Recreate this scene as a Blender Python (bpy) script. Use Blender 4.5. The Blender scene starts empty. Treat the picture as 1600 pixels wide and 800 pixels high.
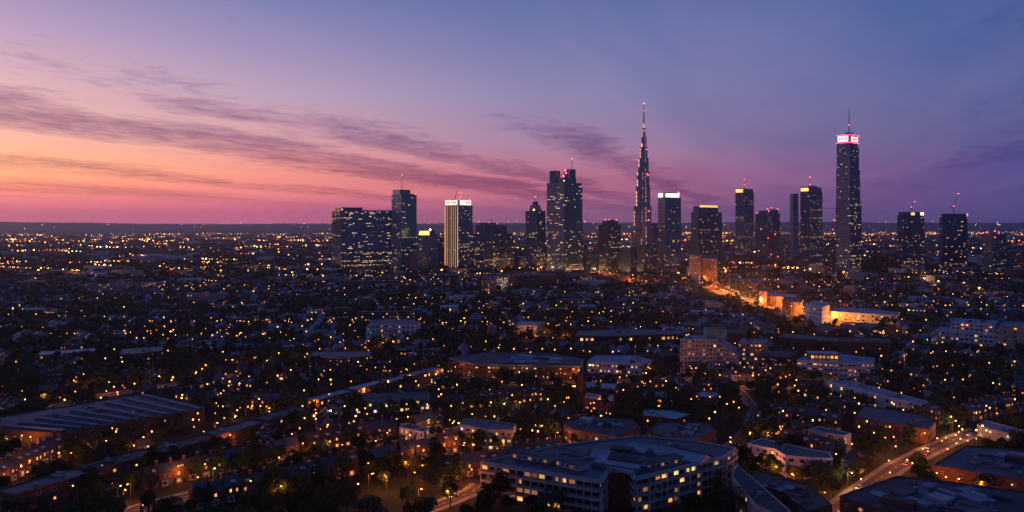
import bpy, math, random
import numpy as np
from mathutils import Matrix, Vector
random.seed(7); RNG = np.random.default_rng(7)
R = math.radians
S = bpy.context.scene
COL = S.collection
# ------------------------------------------------------------------ camera
CAMH = 120.0; FPX = 1256.0; HOR = 352.0          # height in metres, focal length and horizon row on a 1600 px wide frame
cam = bpy.data.objects.new('camera', bpy.data.cameras.new('camera')); COL.objects.link(cam)
cam.location = (0, 0, CAMH); cam.rotation_euler = (R(90), 0, 0)
cam.data.sensor_width = 36; cam.data.lens = 36*FPX/1600; cam.data.shift_y = -(400-HOR)/1600
cam.data.clip_start = 1; cam.data.clip_end = 120000
S.camera = cam
# ------------------------------------------------------------------ view
S.view_settings.view_transform = 'Standard'; S.view_settings.look = 'None'
S.view_settings.exposure = 0.0; S.view_settings.gamma = 1.0; S.view_settings.use_curve_mapping = False
S.cycles.max_bounces = 4; S.cycles.diffuse_bounces = 2; S.cycles.glossy_bounces = 2; S.cycles.volume_bounces = 0
S.cycles.transmission_bounces = 2; S.cycles.use_denoising = True; S.cycles.sample_clamp_indirect = 3.0
S.cycles.use_light_tree = True; S.cycles.caustics_reflective = False; S.cycles.caustics_refractive = False

def lin(c):
    return tuple(((v/255)/12.92 if v/255 <= .04045 else ((v/255+.055)/1.055)**2.4) for v in c) + (1,)

# ------------------------------------------------------------------ dusk sky (colours by direction, streaks of cirrus in a plane aloft)
W = bpy.data.worlds.new("World"); S.world = W; W.use_nodes = True
nt = W.node_tree; N = nt.nodes; L = nt.links; N.clear()
def nd(t, **k):
    n = N.new(t)
    for a, b in k.items(): setattr(n, a, b)
    return n
def mth(op, a, b=None, c=None, clamp=False):
    n = nd('ShaderNodeMath', operation=op, use_clamp=clamp)
    for i, v in enumerate((a, b, c)):
        if v is None: continue
        if isinstance(v, (int, float)): n.inputs[i].default_value = v
        else: L.new(v, n.inputs[i])
    return n.outputs[0]
tc = nd('ShaderNodeTexCoord'); sp = nd('ShaderNodeSeparateXYZ'); L.new(tc.outputs['Generated'], sp.inputs[0])
dx, dy, dz = sp.outputs
az = mth('MULTIPLY', mth('ARCTAN2', dx, dy), 180/math.pi)
el = mth('MULTIPLY', mth('ARCSINE', dz), 180/math.pi)
tel = mth('DIVIDE', mth('ADD', el, 1.0), 61.0, clamp=True)
EL = [0, 1.0, 2.3, 3.7, 5.9, 9.0, 12.1, 15.6, 30, 60]
SKY = [
 (-180, [(14,36,74)]*4+[(15,40,84),(16,44,92),(18,48,98),(20,50,104),(14,52,108),(8,52,104)]),
 (-110, [(96,64,104),(104,68,106),(112,74,110),(112,78,114),(96,80,126),(74,76,130),(58,74,132),(46,70,132),(34,62,126),(12,62,118)]),
 (-60,  [(196,98,112),(215,110,108),(248,150,100),(255,170,105),(240,152,124),(212,145,146),(178,132,156),(140,116,158),(56,74,140),(12,62,118)]),
 (-32.5,[(184,84,112),(208,98,110),(242,138,104),(252,174,120),(234,160,140),(208,152,162),(168,134,172),(122,112,166),(52,74,142),(12,62,118)]),
 (-17.7,[(172,78,110),(194,88,114),(222,120,110),(230,138,122),(208,138,144),(172,138,168),(136,118,168),(94,102,162),(48,74,144),(12,62,118)]),
 (0,    [(134,75,106),(154,82,110),(182,96,114),(178,101,124),(154,110,148),(128,114,162),(102,102,158),(72,92,154),(42,72,144),(12,62,118)]),
 (17.7, [(96,66,108),(104,70,112),(118,75,118),(118,79,126),(98,84,142),(82,88,150),(66,88,152),(50,82,148),(38,68,138),(12,62,118)]),
 (32.5, [(72,60,112),(76,62,116),(74,66,122),(72,68,128),(64,72,136),(54,76,142),(46,76,142),(36,70,138),(34,62,130),(10,56,110)]),
 (90,   [(28,56,104),(28,58,108),(28,60,112),(28,62,116),(28,66,120),(28,68,122),(28,68,124),(26,68,124),(20,64,120),(10,60,114)]),
 (180,  [(14,36,74)]*4+[(15,40,84),(16,44,92),(18,48,98),(20,50,104),(14,52,108),(8,52,104)]),
]
def grade(az_, k, c):
    l = list(lin(c)); f = ((1.8, 1.5, 1.22, 1.07) if az_ < -5 else (1.5, 1.3, 1.1, 1.0))[k] if k < 4 and abs(az_) < 80 else 1.0
    if 4 <= k <= 7: g_ = sum(l[:3])/3; l = [v*.78+g_*.22 for v in l[:3]]+[1]
    return tuple(v*f for v in l[:3])+(1,)
SKY = [(a_, [grade(a_, k, c) for k, c in enumerate(cs)]) for a_, cs in SKY]
prev = None; pa = None
for a, cols in SKY:
    cr = nd('ShaderNodeValToRGB'); L.new(tel, cr.inputs[0]); e = cr.color_ramp.elements
    pos = [(x+1)/61 for x in EL]; pos[0] = 0.0
    e[0].position = pos[0]; e[0].color = cols[0]; e[1].position = pos[-1]; e[1].color = cols[-1]
    for p_, c_ in zip(pos[1:-1], cols[1:-1]): q = e.new(p_); q.color = c_
    if prev is None: prev = cr.outputs[0]
    else:
        mr = nd('ShaderNodeMapRange', interpolation_type='LINEAR'); L.new(az, mr.inputs[0]); mr.inputs[1].default_value = pa; mr.inputs[2].default_value = a
        mx = nd('ShaderNodeMix', data_type='RGBA'); L.new(mr.outputs[0], mx.inputs[0]); L.new(prev, mx.inputs[6]); L.new(cr.outputs[0], mx.inputs[7]); prev = mx.outputs[2]
    pa = a
# cirrus sheet: plane coordinates, v across the streaks and w along them
zz = mth('ADD', mth('MAXIMUM', dz, 0.0), 0.02)
qx = mth('DIVIDE', dx, zz); qy = mth('DIVIDE', dy, zz)
cv = mth('SUBTRACT', mth('MULTIPLY', qx, .94), mth('MULTIPLY', qy, .342))
cw = mth('ADD', mth('MULTIPLY', qx, .342), mth('MULTIPLY', qy, .94))
def noise(sv, sw, seed, detail=6, rough=.6, dist=0.0):
    cb = nd('ShaderNodeCombineXYZ'); L.new(mth('MULTIPLY', cv, sv), cb.inputs[0]); L.new(mth('MULTIPLY', cw, sw), cb.inputs[1]); cb.inputs[2].default_value = seed
    n = nd('ShaderNodeTexNoise'); n.inputs['Scale'].default_value = 1; n.inputs['Detail'].default_value = detail; n.inputs['Roughness'].default_value = rough; n.inputs['Distortion'].default_value = dist
    L.new(cb.outputs[0], n.inputs['Vector']); return n.outputs[0]
warp = mth('MULTIPLY', mth('SUBTRACT', noise(.5, .35, 3.1, 3), .5), 1.8)
vv = mth('ADD', cv, warp)
def band(src, stops, lo, hi):
    mr = nd('ShaderNodeMapRange'); L.new(src, mr.inputs[0]); mr.inputs[1].default_value = lo; mr.inputs[2].default_value = hi
    cr = nd('ShaderNodeValToRGB'); cr.color_ramp.interpolation = 'EASE'; L.new(mr.outputs[0], cr.inputs[0]); e = cr.color_ramp.elements
    st = [((p-lo)/(hi-lo), g) for p, g in stops]
    e[0].position, e[0].color = st[0][0], (st[0][1],)*3+(1,); e[1].position, e[1].color = st[-1][0], (st[-1][1],)*3+(1,)
    for p, g in st[1:-1]: q = e.new(p); q.color = (g, g, g, 1)
    return cr.outputs[0]
bm = band(vv, [(-16,.35),(-12.5,.75),(-10.5,.2),(-9,.7),(-7.6,.12),(-6.6,.35),(-5.8,1.0),(-5.0,1.0),(-4.5,.2),(-4.3,.0),(-3.5,.0),(-3.0,.0),(-2.4,.0),(-1.6,.0),(.4,.0),(1.9,.42),(2.8,0)], -16, 4)
bm2 = band(vv, [(-4,0),(-3.1,.0),(-2.3,1),(-1.5,.0),(0,0)], -4, 0)
wf = nd('ShaderNodeMapRange'); L.new(cw, wf.inputs[0]); wf.inputs[1].default_value = 5.2; wf.inputs[2].default_value = 7.5
bm3 = band(vv, [(-5,0),(-4.6,.15),(-4.05,.95),(-3.55,.75),(-3.1,.0),(-2,0)], -5, -2)
wf3 = nd('ShaderNodeMapRange'); L.new(cw, wf3.inputs[0]); wf3.inputs[1].default_value = 3.2; wf3.inputs[2].default_value = 6.4; wf3.inputs[3].default_value = .35
bm = mth('ADD', mth('ADD', bm, mth('MULTIPLY', bm2, wf.outputs[0])), mth('MULTIPLY', bm3, wf3.outputs[0]))
puff = noise(7.0, 3.6, 2.2, 6, .7, .2)
fine = noise(3.4, 1.9, 8.4, 9, .7, .5)
mid = noise(.8, .28, 1.7, 5, .6, .5)
dens = mth('ADD', mth('MULTIPLY', fine, .85), mth('ADD', mth('MULTIPLY', mid, .9), mth('MULTIPLY', puff, .75)))
dens = mth('SUBTRACT', mth('ADD', dens, mth('MULTIPLY', bm, .66)), 1.47)
dens = mth('MULTIPLY', dens, 2.0, clamp=True)
hf = nd('ShaderNodeMapRange'); L.new(el, hf.inputs[0]); hf.inputs[1].default_value = .2; hf.inputs[2].default_value = 2.4
hf2 = nd('ShaderNodeMapRange'); L.new(el, hf2.inputs[0]); hf2.inputs[1].default_value = 20; hf2.inputs[2].default_value = 13
dens = mth('MULTIPLY', mth('MULTIPLY', dens, hf.outputs[0]), hf2.outputs[0])
tint = nd('ShaderNodeMix', data_type='RGBA', blend_type='MULTIPLY'); tint.inputs[0].default_value = 1; L.new(prev, tint.inputs[6]); tint.inputs[7].default_value = (.43, .35, .58, 1)
cm = nd('ShaderNodeMix', data_type='RGBA'); L.new(mth('MULTIPLY', dens, .95), cm.inputs[0]); L.new(prev, cm.inputs[6]); L.new(tint.outputs[2], cm.inputs[7])
# pale veil between the streaks
veil = mth('MULTIPLY', mth('SUBTRACT', noise(.55, .12, 5.5, 4, .55, .4), .45), 1.6, clamp=True)
vt = nd('ShaderNodeMix', data_type='RGBA', blend_type='ADD'); L.new(mth('MULTIPLY', mth('MULTIPLY', veil, hf.outputs[0]), hf2.outputs[0]), vt.inputs[0]); L.new(cm.outputs[2], vt.inputs[6]); vt.inputs[7].default_value = (.14, .07, .05, 1)
nish = nd('ShaderNodeTexSky', sky_type='NISHITA', sun_disc=False); nish.sun_elevation = R(-1.5); nish.sun_rotation = R(-62); nish.altitude = 120
b1 = nd('ShaderNodeBackground'); L.new(vt.outputs[2], b1.inputs[0]); b1.inputs[1].default_value = 1.34
b2 = nd('ShaderNodeBackground'); L.new(nish.outputs[0], b2.inputs[0]); b2.inputs[1].default_value = .05
ad = nd('ShaderNodeAddShader'); L.new(b1.outputs[0], ad.inputs[0]); L.new(b2.outputs[0], ad.inputs[1])
wo = nd('ShaderNodeOutputWorld'); L.new(ad.outputs[0], wo.inputs[0])
W.cycles.sampling_method = 'MANUAL'; W.cycles.sample_map_resolution = 1024
# the last of the sunset, low on the left
sun = bpy.data.objects.new('sun', bpy.data.lights.new('sun', 'SUN')); COL.objects.link(sun)
sun.data.energy = .2; sun.data.angle = R(14); sun.data.color = (1, .50, .48)
sd = Vector((math.sin(R(-62)), math.cos(R(-62)), math.tan(R(3))))
sun.rotation_euler = sd.to_track_quat('Z', 'Y').to_euler(); sun.location = (-300, 100, 400)
# ------------------------------------------------------------------ materials
def mat(name, col, rough=.85, metal=0.0, spec=.3, var=0.0, scale=.6, emit=None, strength=0.0, randvar=0.0, samp=False, coord='Object', lo=None):
    m = bpy.data.materials.new(name); m.use_nodes = True; t = m.node_tree; b = t.nodes['Principled BSDF']
    b.inputs['Base Color'].default_value = (*col, 1); b.inputs['Roughness'].default_value = rough
    b.inputs['Metallic'].default_value = metal; b.inputs['Specular IOR Level'].default_value = spec
    src = None
    if var:
        tcn = t.nodes.new('ShaderNodeTexCoord'); n = t.nodes.new('ShaderNodeTexNoise'); n.inputs['Scale'].default_value = scale; n.inputs['Detail'].default_value = 5; n.inputs['Roughness'].default_value = .65
        t.links.new(tcn.outputs[coord], n.inputs['Vector'])
        r = t.nodes.new('ShaderNodeMapRange'); r.inputs[1].default_value = .3; r.inputs[2].default_value = .7; t.links.new(n.outputs[0], r.inputs[0])
        x = t.nodes.new('ShaderNodeMix'); x.data_type = 'RGBA'; t.links.new(r.outputs[0], x.inputs[0])
        l_ = lo if lo else tuple(c*(1-var) for c in col)
        x.inputs[6].default_value = (*l_, 1); x.inputs[7].default_value = (*[min(1, c*(1+var*.6)) for c in col], 1)
        src = x.outputs[2]
    if randvar:
        oi = t.nodes.new('ShaderNodeObjectInfo'); h = t.nodes.new('ShaderNodeHueSaturation')
        r = t.nodes.new('ShaderNodeMapRange'); r.inputs[3].default_value = 1-randvar; r.inputs[4].default_value = 1+randvar; t.links.new(oi.outputs['Random'], r.inputs[0])
        t.links.new(r.outputs[0], h.inputs['Value'])
        if src: t.links.new(src, h.inputs['Color'])
        else: h.inputs['Color'].default_value = (*col, 1)
        src = h.outputs[0]
    if src: t.links.new(src, b.inputs['Base Color'])
    if emit:
        b.inputs['Emission Color'].default_value = (*emit, 1); b.inputs['Emission Strength'].default_value = strength
        if randvar:
            r2 = t.nodes.new('ShaderNodeMapRange'); r2.inputs[3].default_value = strength*.35; r2.inputs[4].default_value = strength*1.5
            oi2 = t.nodes.new('ShaderNodeObjectInfo'); t.links.new(oi2.outputs['Random'], r2.inputs[0]); t.links.new(r2.outputs[0], b.inputs['Emission Strength'])
        m.cycles.emission_sampling = 'FRONT' if samp else 'NONE'
    return m
M = {}
M['brick'] = mat('dark_brick', (.115,.050,.036), var=.45, scale=.8, randvar=.25)
M['brick2'] = mat('red_brick', (.17,.062,.042), var=.4, scale=.8, randvar=.25)
M['brown'] = mat('brown_brick', (.10,.058,.042), var=.4, scale=.3)
M['render'] = mat('white_render', (.40,.39,.38), var=.22, scale=.5, randvar=.15)
M['white'] = mat('white_paint', (.52,.54,.60), var=.15, scale=.3)
M['cream'] = mat('cream_stone', (.42,.36,.30), var=.3, scale=.4)
M['conc'] = mat('grey_concrete', (.27,.26,.25), var=.35, scale=.25)
M['pink'] = mat('pink_cladding', (.42,.24,.22), var=.25, scale=.2)
M['slate'] = mat('roof_slate', (.040,.048,.065), rough=.6, spec=.5, var=.4, scale=.9, randvar=.3)
M['tile'] = mat('brown_roof_tile', (.085,.055,.045), rough=.8, var=.4, scale=.9, randvar=.3)
M['felt'] = mat('flat_roof_felt', (.040,.055,.080), rough=.7, var=.6, scale=.12)
M['felt2'] = mat('weathered_roof_felt', (.062,.085,.115), rough=.6, var=.65, scale=.07)
M['pale'] = mat('pale_metal_roof', (.24,.27,.33), rough=.5, spec=.5, var=.4, scale=.09)
M['bluer'] = mat('blue_grey_metal_roof', (.10,.16,.25), rough=.5, spec=.5, var=.4, scale=.1)
M['teal'] = mat('green_copper_roof', (.10,.30,.32), rough=.5, var=.5, scale=.12)
M['dark'] = mat('dark_metal', (.03,.032,.036), rough=.5, spec=.4)
M['steel'] = mat('painted_steel', (.10,.10,.11), rough=.5)
M['cranered'] = mat('red_painted_steel', (.35,.05,.05), rough=.5)
M['glass'] = mat('window_glass', (.012,.016,.022), rough=.12, spec=.8, randvar=.3)
M['tglass'] = mat('tower_glass', (.05,.19,.33), rough=.22, spec=.8, metal=.35, var=.3, scale=.03)
M['tglass2'] = mat('dark_tower_glass', (.03,.11,.20), rough=.25, spec=.7, metal=.3, var=.3, scale=.03)
M['tfin'] = mat('grey_and_sunlit_tower_cladding', (.40,.36,.40), rough=.6, var=.25, scale=.05)  # also on left tower faces, where sunset light is put into the colour
M['tfin2'] = mat('dark_and_shaded_tower_cladding', (.035,.11,.20), rough=.35, metal=.5, var=.25, scale=.05)
M['tstone'] = mat('pale_and_sunlit_tower_cladding', (.34,.27,.24), rough=.8, var=.2, scale=.05)
M['needle'] = mat('blue_steel_cladding', (.16,.24,.38), rough=.3, metal=.4, spec=.6)
def em(name, c, s, samp=False, rv=.6): return mat(name, (.02,.02,.02), emit=c, strength=s, samp=samp, randvar=rv)
M['warm'] = em('lit_warm_window', (1,.42,.09), 1.4)
M['yellow'] = em('lit_yellow_window', (1,.58,.15), 1.4)
M['orange'] = em('lit_orange_window', (1,.30,.05), 1.3)
M['cool'] = em('lit_white_window', (.85,.90,.85), 1.0)
M['dim'] = em('dim_window', (1,.38,.15), .30)
M['office'] = em('lit_office_window', (1,.62,.26), .75)
M['lamp'] = em('sodium_lamp', (1,.33,.05), 17, rv=.4)
M['lampw'] = em('white_lamp', (1,.62,.30), 13, rv=.4)
M['lampmid'] = em('sodium_lamp_worn', (1,.36,.06), 8.5, rv=.0)
M['lamplow'] = em('sodium_lamp_faint', (1,.30,.05), 3.4, rv=.0)
M['redlow'] = em('red_lamp_faint', (1,.10,.10), 2.4, rv=0)
M['red'] = em('red_beacon', (1,.06,.10), 14, rv=0)
M['crownw'] = em('lit_sign_panel', (1,.80,.68), 1.7, samp=True, rv=0)
M['crownp'] = em('pink_lit_sign_panel', (1,.60,.60), 2.2, samp=True, rv=0)
M['crowny'] = em('amber_lit_band', (1,.50,.10), 2.6, samp=True, rv=0)
M['crownl'] = em('lit_parapet_band', (1,.86,.66), 2.6, samp=True, rv=0)
M['pinkglow'] = em('pink_crown_glow', (1,.05,.22), 5, rv=0)
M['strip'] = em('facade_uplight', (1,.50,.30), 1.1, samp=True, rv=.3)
M['goldstrip'] = em('gold_floodlight_glow', (1,.45,.16), 1.5, samp=True, rv=.2)
M['letter'] = mat('sign_letters', (.25,.10,.10), rough=.6, emit=(.9,.35,.3), strength=.35)
M['asphalt'] = mat('asphalt', (.055,.053,.052), rough=.85, var=.3, scale=.2, coord='Generated')
M['paint'] = mat('road_paint', (.55,.55,.52), rough=.8)
M['paving'] = mat('pavement_stone', (.20,.18,.165), rough=.9, var=.35, scale=.4)
M['kerb'] = mat('kerb_stone', (.28,.27,.26), rough=.9)
M['bark'] = mat('bark', (.06,.045,.035), rough=.95, var=.3, scale=2)
M['palebark'] = mat('pale_bark', (.30,.24,.19), rough=.9, var=.3, scale=2)
def leafmat(name, a, b):
    m = mat(name, b, rough=.9, spec=.1, var=.6, scale=.35, randvar=.45, lo=a); return m
M['leafa'] = leafmat('dark_foliage', (.010,.022,.012), (.035,.062,.026))
M['leafb'] = leafmat('olive_foliage', (.022,.028,.010), (.060,.068,.024))
M['leafc'] = leafmat('blue_green_foliage', (.008,.024,.020), (.026,.058,.042))

for k_ in ('felt','felt2'):      # sheet seams in the felt
    t = M[k_].node_tree; bs = t.nodes['Principled BSDF']; src = bs.inputs['Base Color'].links[0].from_socket
    tcn = t.nodes.new('ShaderNodeTexCoord'); br = t.nodes.new('ShaderNodeTexBrick'); br.inputs['Scale'].default_value = 1; br.inputs['Brick Width'].default_value = 9; br.inputs['Row Height'].default_value = 1.6; br.inputs['Mortar Size'].default_value = .07; br.offset = .37
    br.inputs['Color1'].default_value = (1,1,1,1); br.inputs['Color2'].default_value = (.62,.64,.68,1); br.inputs['Mortar'].default_value = (.3,.3,.3,1)
    mx = t.nodes.new('ShaderNodeMix'); mx.data_type = 'RGBA'; mx.blend_type = 'MULTIPLY'; mx.inputs[0].default_value = 1
    t.links.new(tcn.outputs['Object'], br.inputs['Vector']); t.links.new(src, mx.inputs[6]); t.links.new(br.outputs['Color'], mx.inputs[7]); t.links.new(mx.outputs[2], bs.inputs['Base Color'])
M['lampteal'] = mat('green_white_lamp', (.02,.02,.02), emit=(.35,1,.75), strength=6)
M['lampteal'].cycles.emission_sampling = 'NONE'

# ------------------------------------------------------------------ geometry
class G:
    """plain lists of vertices, faces and material slots"""
    def __init__(s): s.v = []; s.f = []; s.m = []; s.mats = []
    def mi(s, k):
        if k not in s.mats: s.mats.append(k)
        return s.mats.index(k)
    def add(s, vs, fs, k):
        n = len(s.v); i = s.mi(k); s.v += [tuple(v) for v in vs]
        for f in fs: s.f.append(tuple(n+j for j in f)); s.m.append(i)
        return s
    def box(s, x0, x1, y0, y1, z0, z1, k, bottom=False):
        v = [(x0,y0,z0),(x1,y0,z0),(x1,y1,z0),(x0,y1,z0),(x0,y0,z1),(x1,y0,z1),(x1,y1,z1),(x0,y1,z1)]
        f = [(0,1,5,4),(1,2,6,5),(2,3,7,6),(3,0,4,7),(4,5,6,7)]
        if bottom: f.append((3,2,1,0))
        return s.add(v, f, k)
    def prism(s, pts, z0, z1, k, ktop=None):
        n = len(pts); v = [(x,y,z0) for x,y in pts]+[(x,y,z1) for x,y in pts]
        s.add(v, [(i,(i+1)%n,n+(i+1)%n,n+i) for i in range(n)], k)
        s.add([(x,y,z1) for x,y in pts], [tuple(range(n))], ktop or k); return s
    def tube(s, p, q, r0, r1, k, n=6):
        p = Vector(p); q = Vector(q); d = (q-p).normalized(); a = d.orthogonal().normalized(); b = d.cross(a); v = []
        for c, r in ((p, r0), (q, r1)):
            for i in range(n):
                t = 2*math.pi*i/n; v.append(c+a*(r*math.cos(t))+b*(r*math.sin(t)))
        return s.add(v, [(i,(i+1)%n,n+(i+1)%n,n+i) for i in range(n)]+[tuple(range(n,2*n))], k)
    def ball(s, c, r, k, n=6, m=4, sz=1):
        v = [(c[0],c[1],c[2]+r*sz)]; f = []
        for j in range(1, m):
            for i in range(n):
                a = math.pi*j/m; t = 2*math.pi*i/n; v.append((c[0]+r*math.sin(a)*math.cos(t), c[1]+r*math.sin(a)*math.sin(t), c[2]+r*sz*math.cos(a)))
        v.append((c[0],c[1],c[2]-r*sz)); e = len(v)-1
        for i in range(n):
            f.append((0,1+i,1+(i+1)%n)); f.append((e,e-n+(i+1)%n,e-n+i))
            for j in range(m-2): a = 1+j*n; f.append((a+i,a+n+i,a+n+(i+1)%n,a+(i+1)%n))
        return s.add(v, f, k)
    def gable(s, x0, x1, y0, y1, z0, rise, k, over=.35, th=.18, hip=0.0):
        """pitched roof slab with its ridge along x"""
        ym = (y0+y1)/2; x0 -= over; x1 += over; y0 -= over; y1 += over; zt = z0+rise
        v = [(x0,y0,z0),(x1,y0,z0),(x1,y1,z0),(x0,y1,z0),(x0+hip,ym,zt),(x1-hip,ym,zt)]
        v2 = [(a,b,c-th) for a,b,c in v[:4]]
        return s.add(v+v2, [(0,1,5,4),(2,3,4,5),(1,2,5),(3,0,4),(0,6,7,1),(1,7,8,2),(2,8,9,3),(3,9,6,0),(6,9,8,7)], k)
    def obj(s, name, parent=None, smooth=False, loc=None, rz=0):
        me = bpy.data.meshes.new(name); me.from_pydata(s.v, [], s.f)
        for k in s.mats: me.materials.append(M[k])
        me.polygons.foreach_set('material_index', s.m)
        if smooth: me.polygons.foreach_set('use_smooth', [True]*len(s.f))
        me.update(); o = bpy.data.objects.new(name, me); COL.objects.link(o)
        if parent: o.parent = parent
        if loc is not None: o.location = loc
        if rz: o.rotation_euler = (0,0,rz)
        return o
def tag(o, label=None, cat=None, group=None, kind=None):
    for a, b in (('label',label),('category',cat),('group',group),('kind',kind)):
        if b: o[a] = b
    return o
def empty(name, loc, rz=0, label=None, cat=None, group=None):
    o = bpy.data.objects.new(name, None); COL.objects.link(o); o.location = loc; o.rotation_euler = (0,0,rz); o.empty_display_size = .5
    return tag(o, label, cat, group)
def kids(o): return KIDS.get(o.name, [])
KIDS = {}
def index_kids():
    KIDS.clear()
    for o in COL.objects:
        if o.parent: KIDS.setdefault(o.parent.name, []).append(o)
def copy_tree(o, parent=None):
    c = o.copy(); COL.objects.link(c)
    if parent: c.parent = parent
    for ch in kids(o): copy_tree(ch, c)
    return c
def dropcopy(o, loc, rz, label, group=None, sc=None):
    c = copy_tree(o); c.location = loc; c.rotation_euler = (0,0,rz); c['label'] = label
    if sc: c.scale = sc
    if group: c['group'] = group
    return c
def remove_tree(o):
    for ch in kids(o): remove_tree(ch)
    bpy.data.objects.remove(o)
class Batch:
    """many small shapes baked to one mesh, for what nobody could count"""
    def __init__(s): s.V=[]; s.F=[]; s.LS=[]; s.MI=[]; s.n=0; s.mats=[]; s.cache={}
    def add(s, g, loc, rz=0, sc=(1,1,1), remap=None):
        key = id(g)
        if key not in s.cache:
            s.cache[key] = (np.array(g.v, float), np.array([i for f in g.f for i in f], np.int64), np.array([len(f) for f in g.f]), np.array(g.m), g)
        v, fl, ls, mi, _ = s.cache[key]
        c, d = math.cos(rz), math.sin(rz); p = v*np.array(sc); q = p.copy()
        q[:,0] = p[:,0]*c-p[:,1]*d+loc[0]; q[:,1] = p[:,0]*d+p[:,1]*c+loc[1]; q[:,2] = p[:,2]+loc[2]
        lut = []
        for k in g.mats:
            k = remap.get(k, k) if remap else k
            if k not in s.mats: s.mats.append(k)
            lut.append(s.mats.index(k))
        s.V.append(q); s.F.append(fl+s.n); s.LS.append(ls); s.MI.append(np.array(lut)[mi]); s.n += len(v)
    def build(s, name, label=None, kind='stuff', parent=None):
        V = np.concatenate(s.V); F = np.concatenate(s.F); LS = np.concatenate(s.LS); MI = np.concatenate(s.MI)
        me = bpy.data.meshes.new(name); me.vertices.add(len(V)); me.vertices.foreach_set('co', V.ravel())
        me.loops.add(len(F)); me.loops.foreach_set('vertex_index', F); me.polygons.add(len(LS))
        me.polygons.foreach_set('loop_start', np.concatenate([[0], np.cumsum(LS)[:-1]])); me.polygons.foreach_set('loop_total', LS)
        for k in s.mats: me.materials.append(M[k])
        me.polygons.foreach_set('material_index', MI.astype(np.int32)); me.update(calc_edges=True)
        o = bpy.data.objects.new(name, me); COL.objects.link(o)
        if parent: o.parent = parent
        return tag(o, label, kind=kind)

# pixels of the 1600 x 800 frame to places on the ground or at a height
def at(px, py, z=0.0):
    Y = (CAMH-z)*FPX/(py-HOR); return ((px-800)/FPX*Y, Y)
def pix(x, y, z=0.0): return (800+FPX*x/y, HOR+FPX*(CAMH-z)/y)
# occupancy in 4 m cells
OC = np.zeros((900, 1000), bool); OX, OY, OS = -1800, 250, 4.0
def occ_poly(pts, pad=2.0):
    xs = [p[0] for p in pts]; ys = [p[1] for p in pts]
    i0, i1 = int((min(xs)-pad-OX)/OS), int((max(xs)+pad-OX)/OS)+1; j0, j1 = int((min(ys)-pad-OY)/OS), int((max(ys)+pad-OY)/OS)+1
    n = len(pts); area = sum(pts[i][0]*pts[(i+1)%n][1]-pts[(i+1)%n][0]*pts[i][1] for i in range(n)); sg = 1 if area > 0 else -1
    I, J = np.meshgrid(np.arange(max(0,i0), min(900,i1)), np.arange(max(0,j0), min(1000,j1)), indexing='ij')
    if I.size == 0: return
    X = OX+(I+.5)*OS; Y = OY+(J+.5)*OS; ins = np.zeros(X.shape, bool); dmin = np.full(X.shape, 1e9)
    for i in range(n):
        (ax, ay), (bx, by) = pts[i], pts[(i+1)%n]
        crossy = ((ay > Y) != (by > Y)) & (X < (bx-ax)*(Y-ay)/((by-ay) or 1e-9)+ax); ins ^= crossy
        L2 = (bx-ax)**2+(by-ay)**2 or 1e-9; t = np.clip(((X-ax)*(bx-ax)+(Y-ay)*(by-ay))/L2, 0, 1)
        dmin = np.minimum(dmin, np.hypot(X-ax-t*(bx-ax), Y-ay-t*(by-ay)))
    OC[I, J] |= ins | (dmin < pad)
def rect(cx, cy, w, d, a):
    c, s = math.cos(a), math.sin(a); return [(cx+u*c-v*s, cy+u*s+v*c) for u, v in ((-w/2,-d/2),(w/2,-d/2),(w/2,d/2),(-w/2,d/2))]
def free(cx, cy, w, d, a):
    c, s = math.cos(a), math.sin(a)
    for u in np.linspace(-w/2, w/2, max(2, int(w/3)+1)):
        for v in np.linspace(-d/2, d/2, max(2, int(d/3)+1)):
            i = int((cx+u*c-v*s-OX)/OS); j = int((cy+u*s+v*c-OY)/OS)
            if not (0 <= i < 900 and 0 <= j < 1000) or OC[i, j]: return False
    return True
MARKS = []      # (phrase, x, y) for labels
def mark(phrase, x, y): MARKS.append((phrase, x, y))
LITK = ('warm','yellow','orange','cool','office')
def win_mesh(w, h, key, proud=.07, var=0):
    """a window seen from outside, facing -y, origin at the middle of its foot: pane, frame and sill"""
    g = G(); f = min(.12, w*.08); g.add([(-w/2+f,-.02,f),(w/2-f,-.02,f),(w/2-f,-.02,h-f),(-w/2+f,-.02,h-f)], [(0,1,2,3)], key)
    if key in LITK and var:
        a0, a1 = ((-w/2+f, -w/2+w*.38), (w/2-w*.30, w/2-f), (-w/2+f, w/2-f))[var-1]; z_ = (f, f, h*.55)[var-1]
        g.add([(a0,-.03,z_),(a1,-.03,z_),(a1,-.03,h-f),(a0,-.03,h-f)], [(0,1,2,3)], ('dim','dim','orange' if key != 'orange' else 'dim')[var-1])
    for a in ((-w/2,-w/2+f,0,h),(w/2-f,w/2,0,h),(-w/2+f,w/2-f,0,f),(-w/2+f,w/2-f,h-f,h)): g.box(a[0],a[1],-proud,0,a[2],a[3],'white' if w < 2.2 else 'steel', bottom=True)
    if w > 1.1:
        for k in range(1, max(2, round(w/1.1))):
            x = -w/2+w*k/max(2, round(w/1.1)); g.box(x-.04, x+.04, -proud*.7, -.0, f, h-f, 'white' if w < 2.2 else 'steel', bottom=True)
    return g
_wm = {}
def window(parent, x, y, z, rz, w, h, key, name='window'):
    v_ = int(abs(x*7.3+y*3.1+z*5.7)) % 4 if key in LITK else 0; k = (round(w,1), round(h,1), key, name, v_)
    if k not in _wm: o = win_mesh(k[0], k[1], key, var=v_).obj(name, parent); _wm[k] = o.data
    else: o = bpy.data.objects.new(name, _wm[k]); COL.objects.link(o); o.parent = parent
    o.location = (x, y, z); o.rotation_euler = (0, 0, rz); return o
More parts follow.
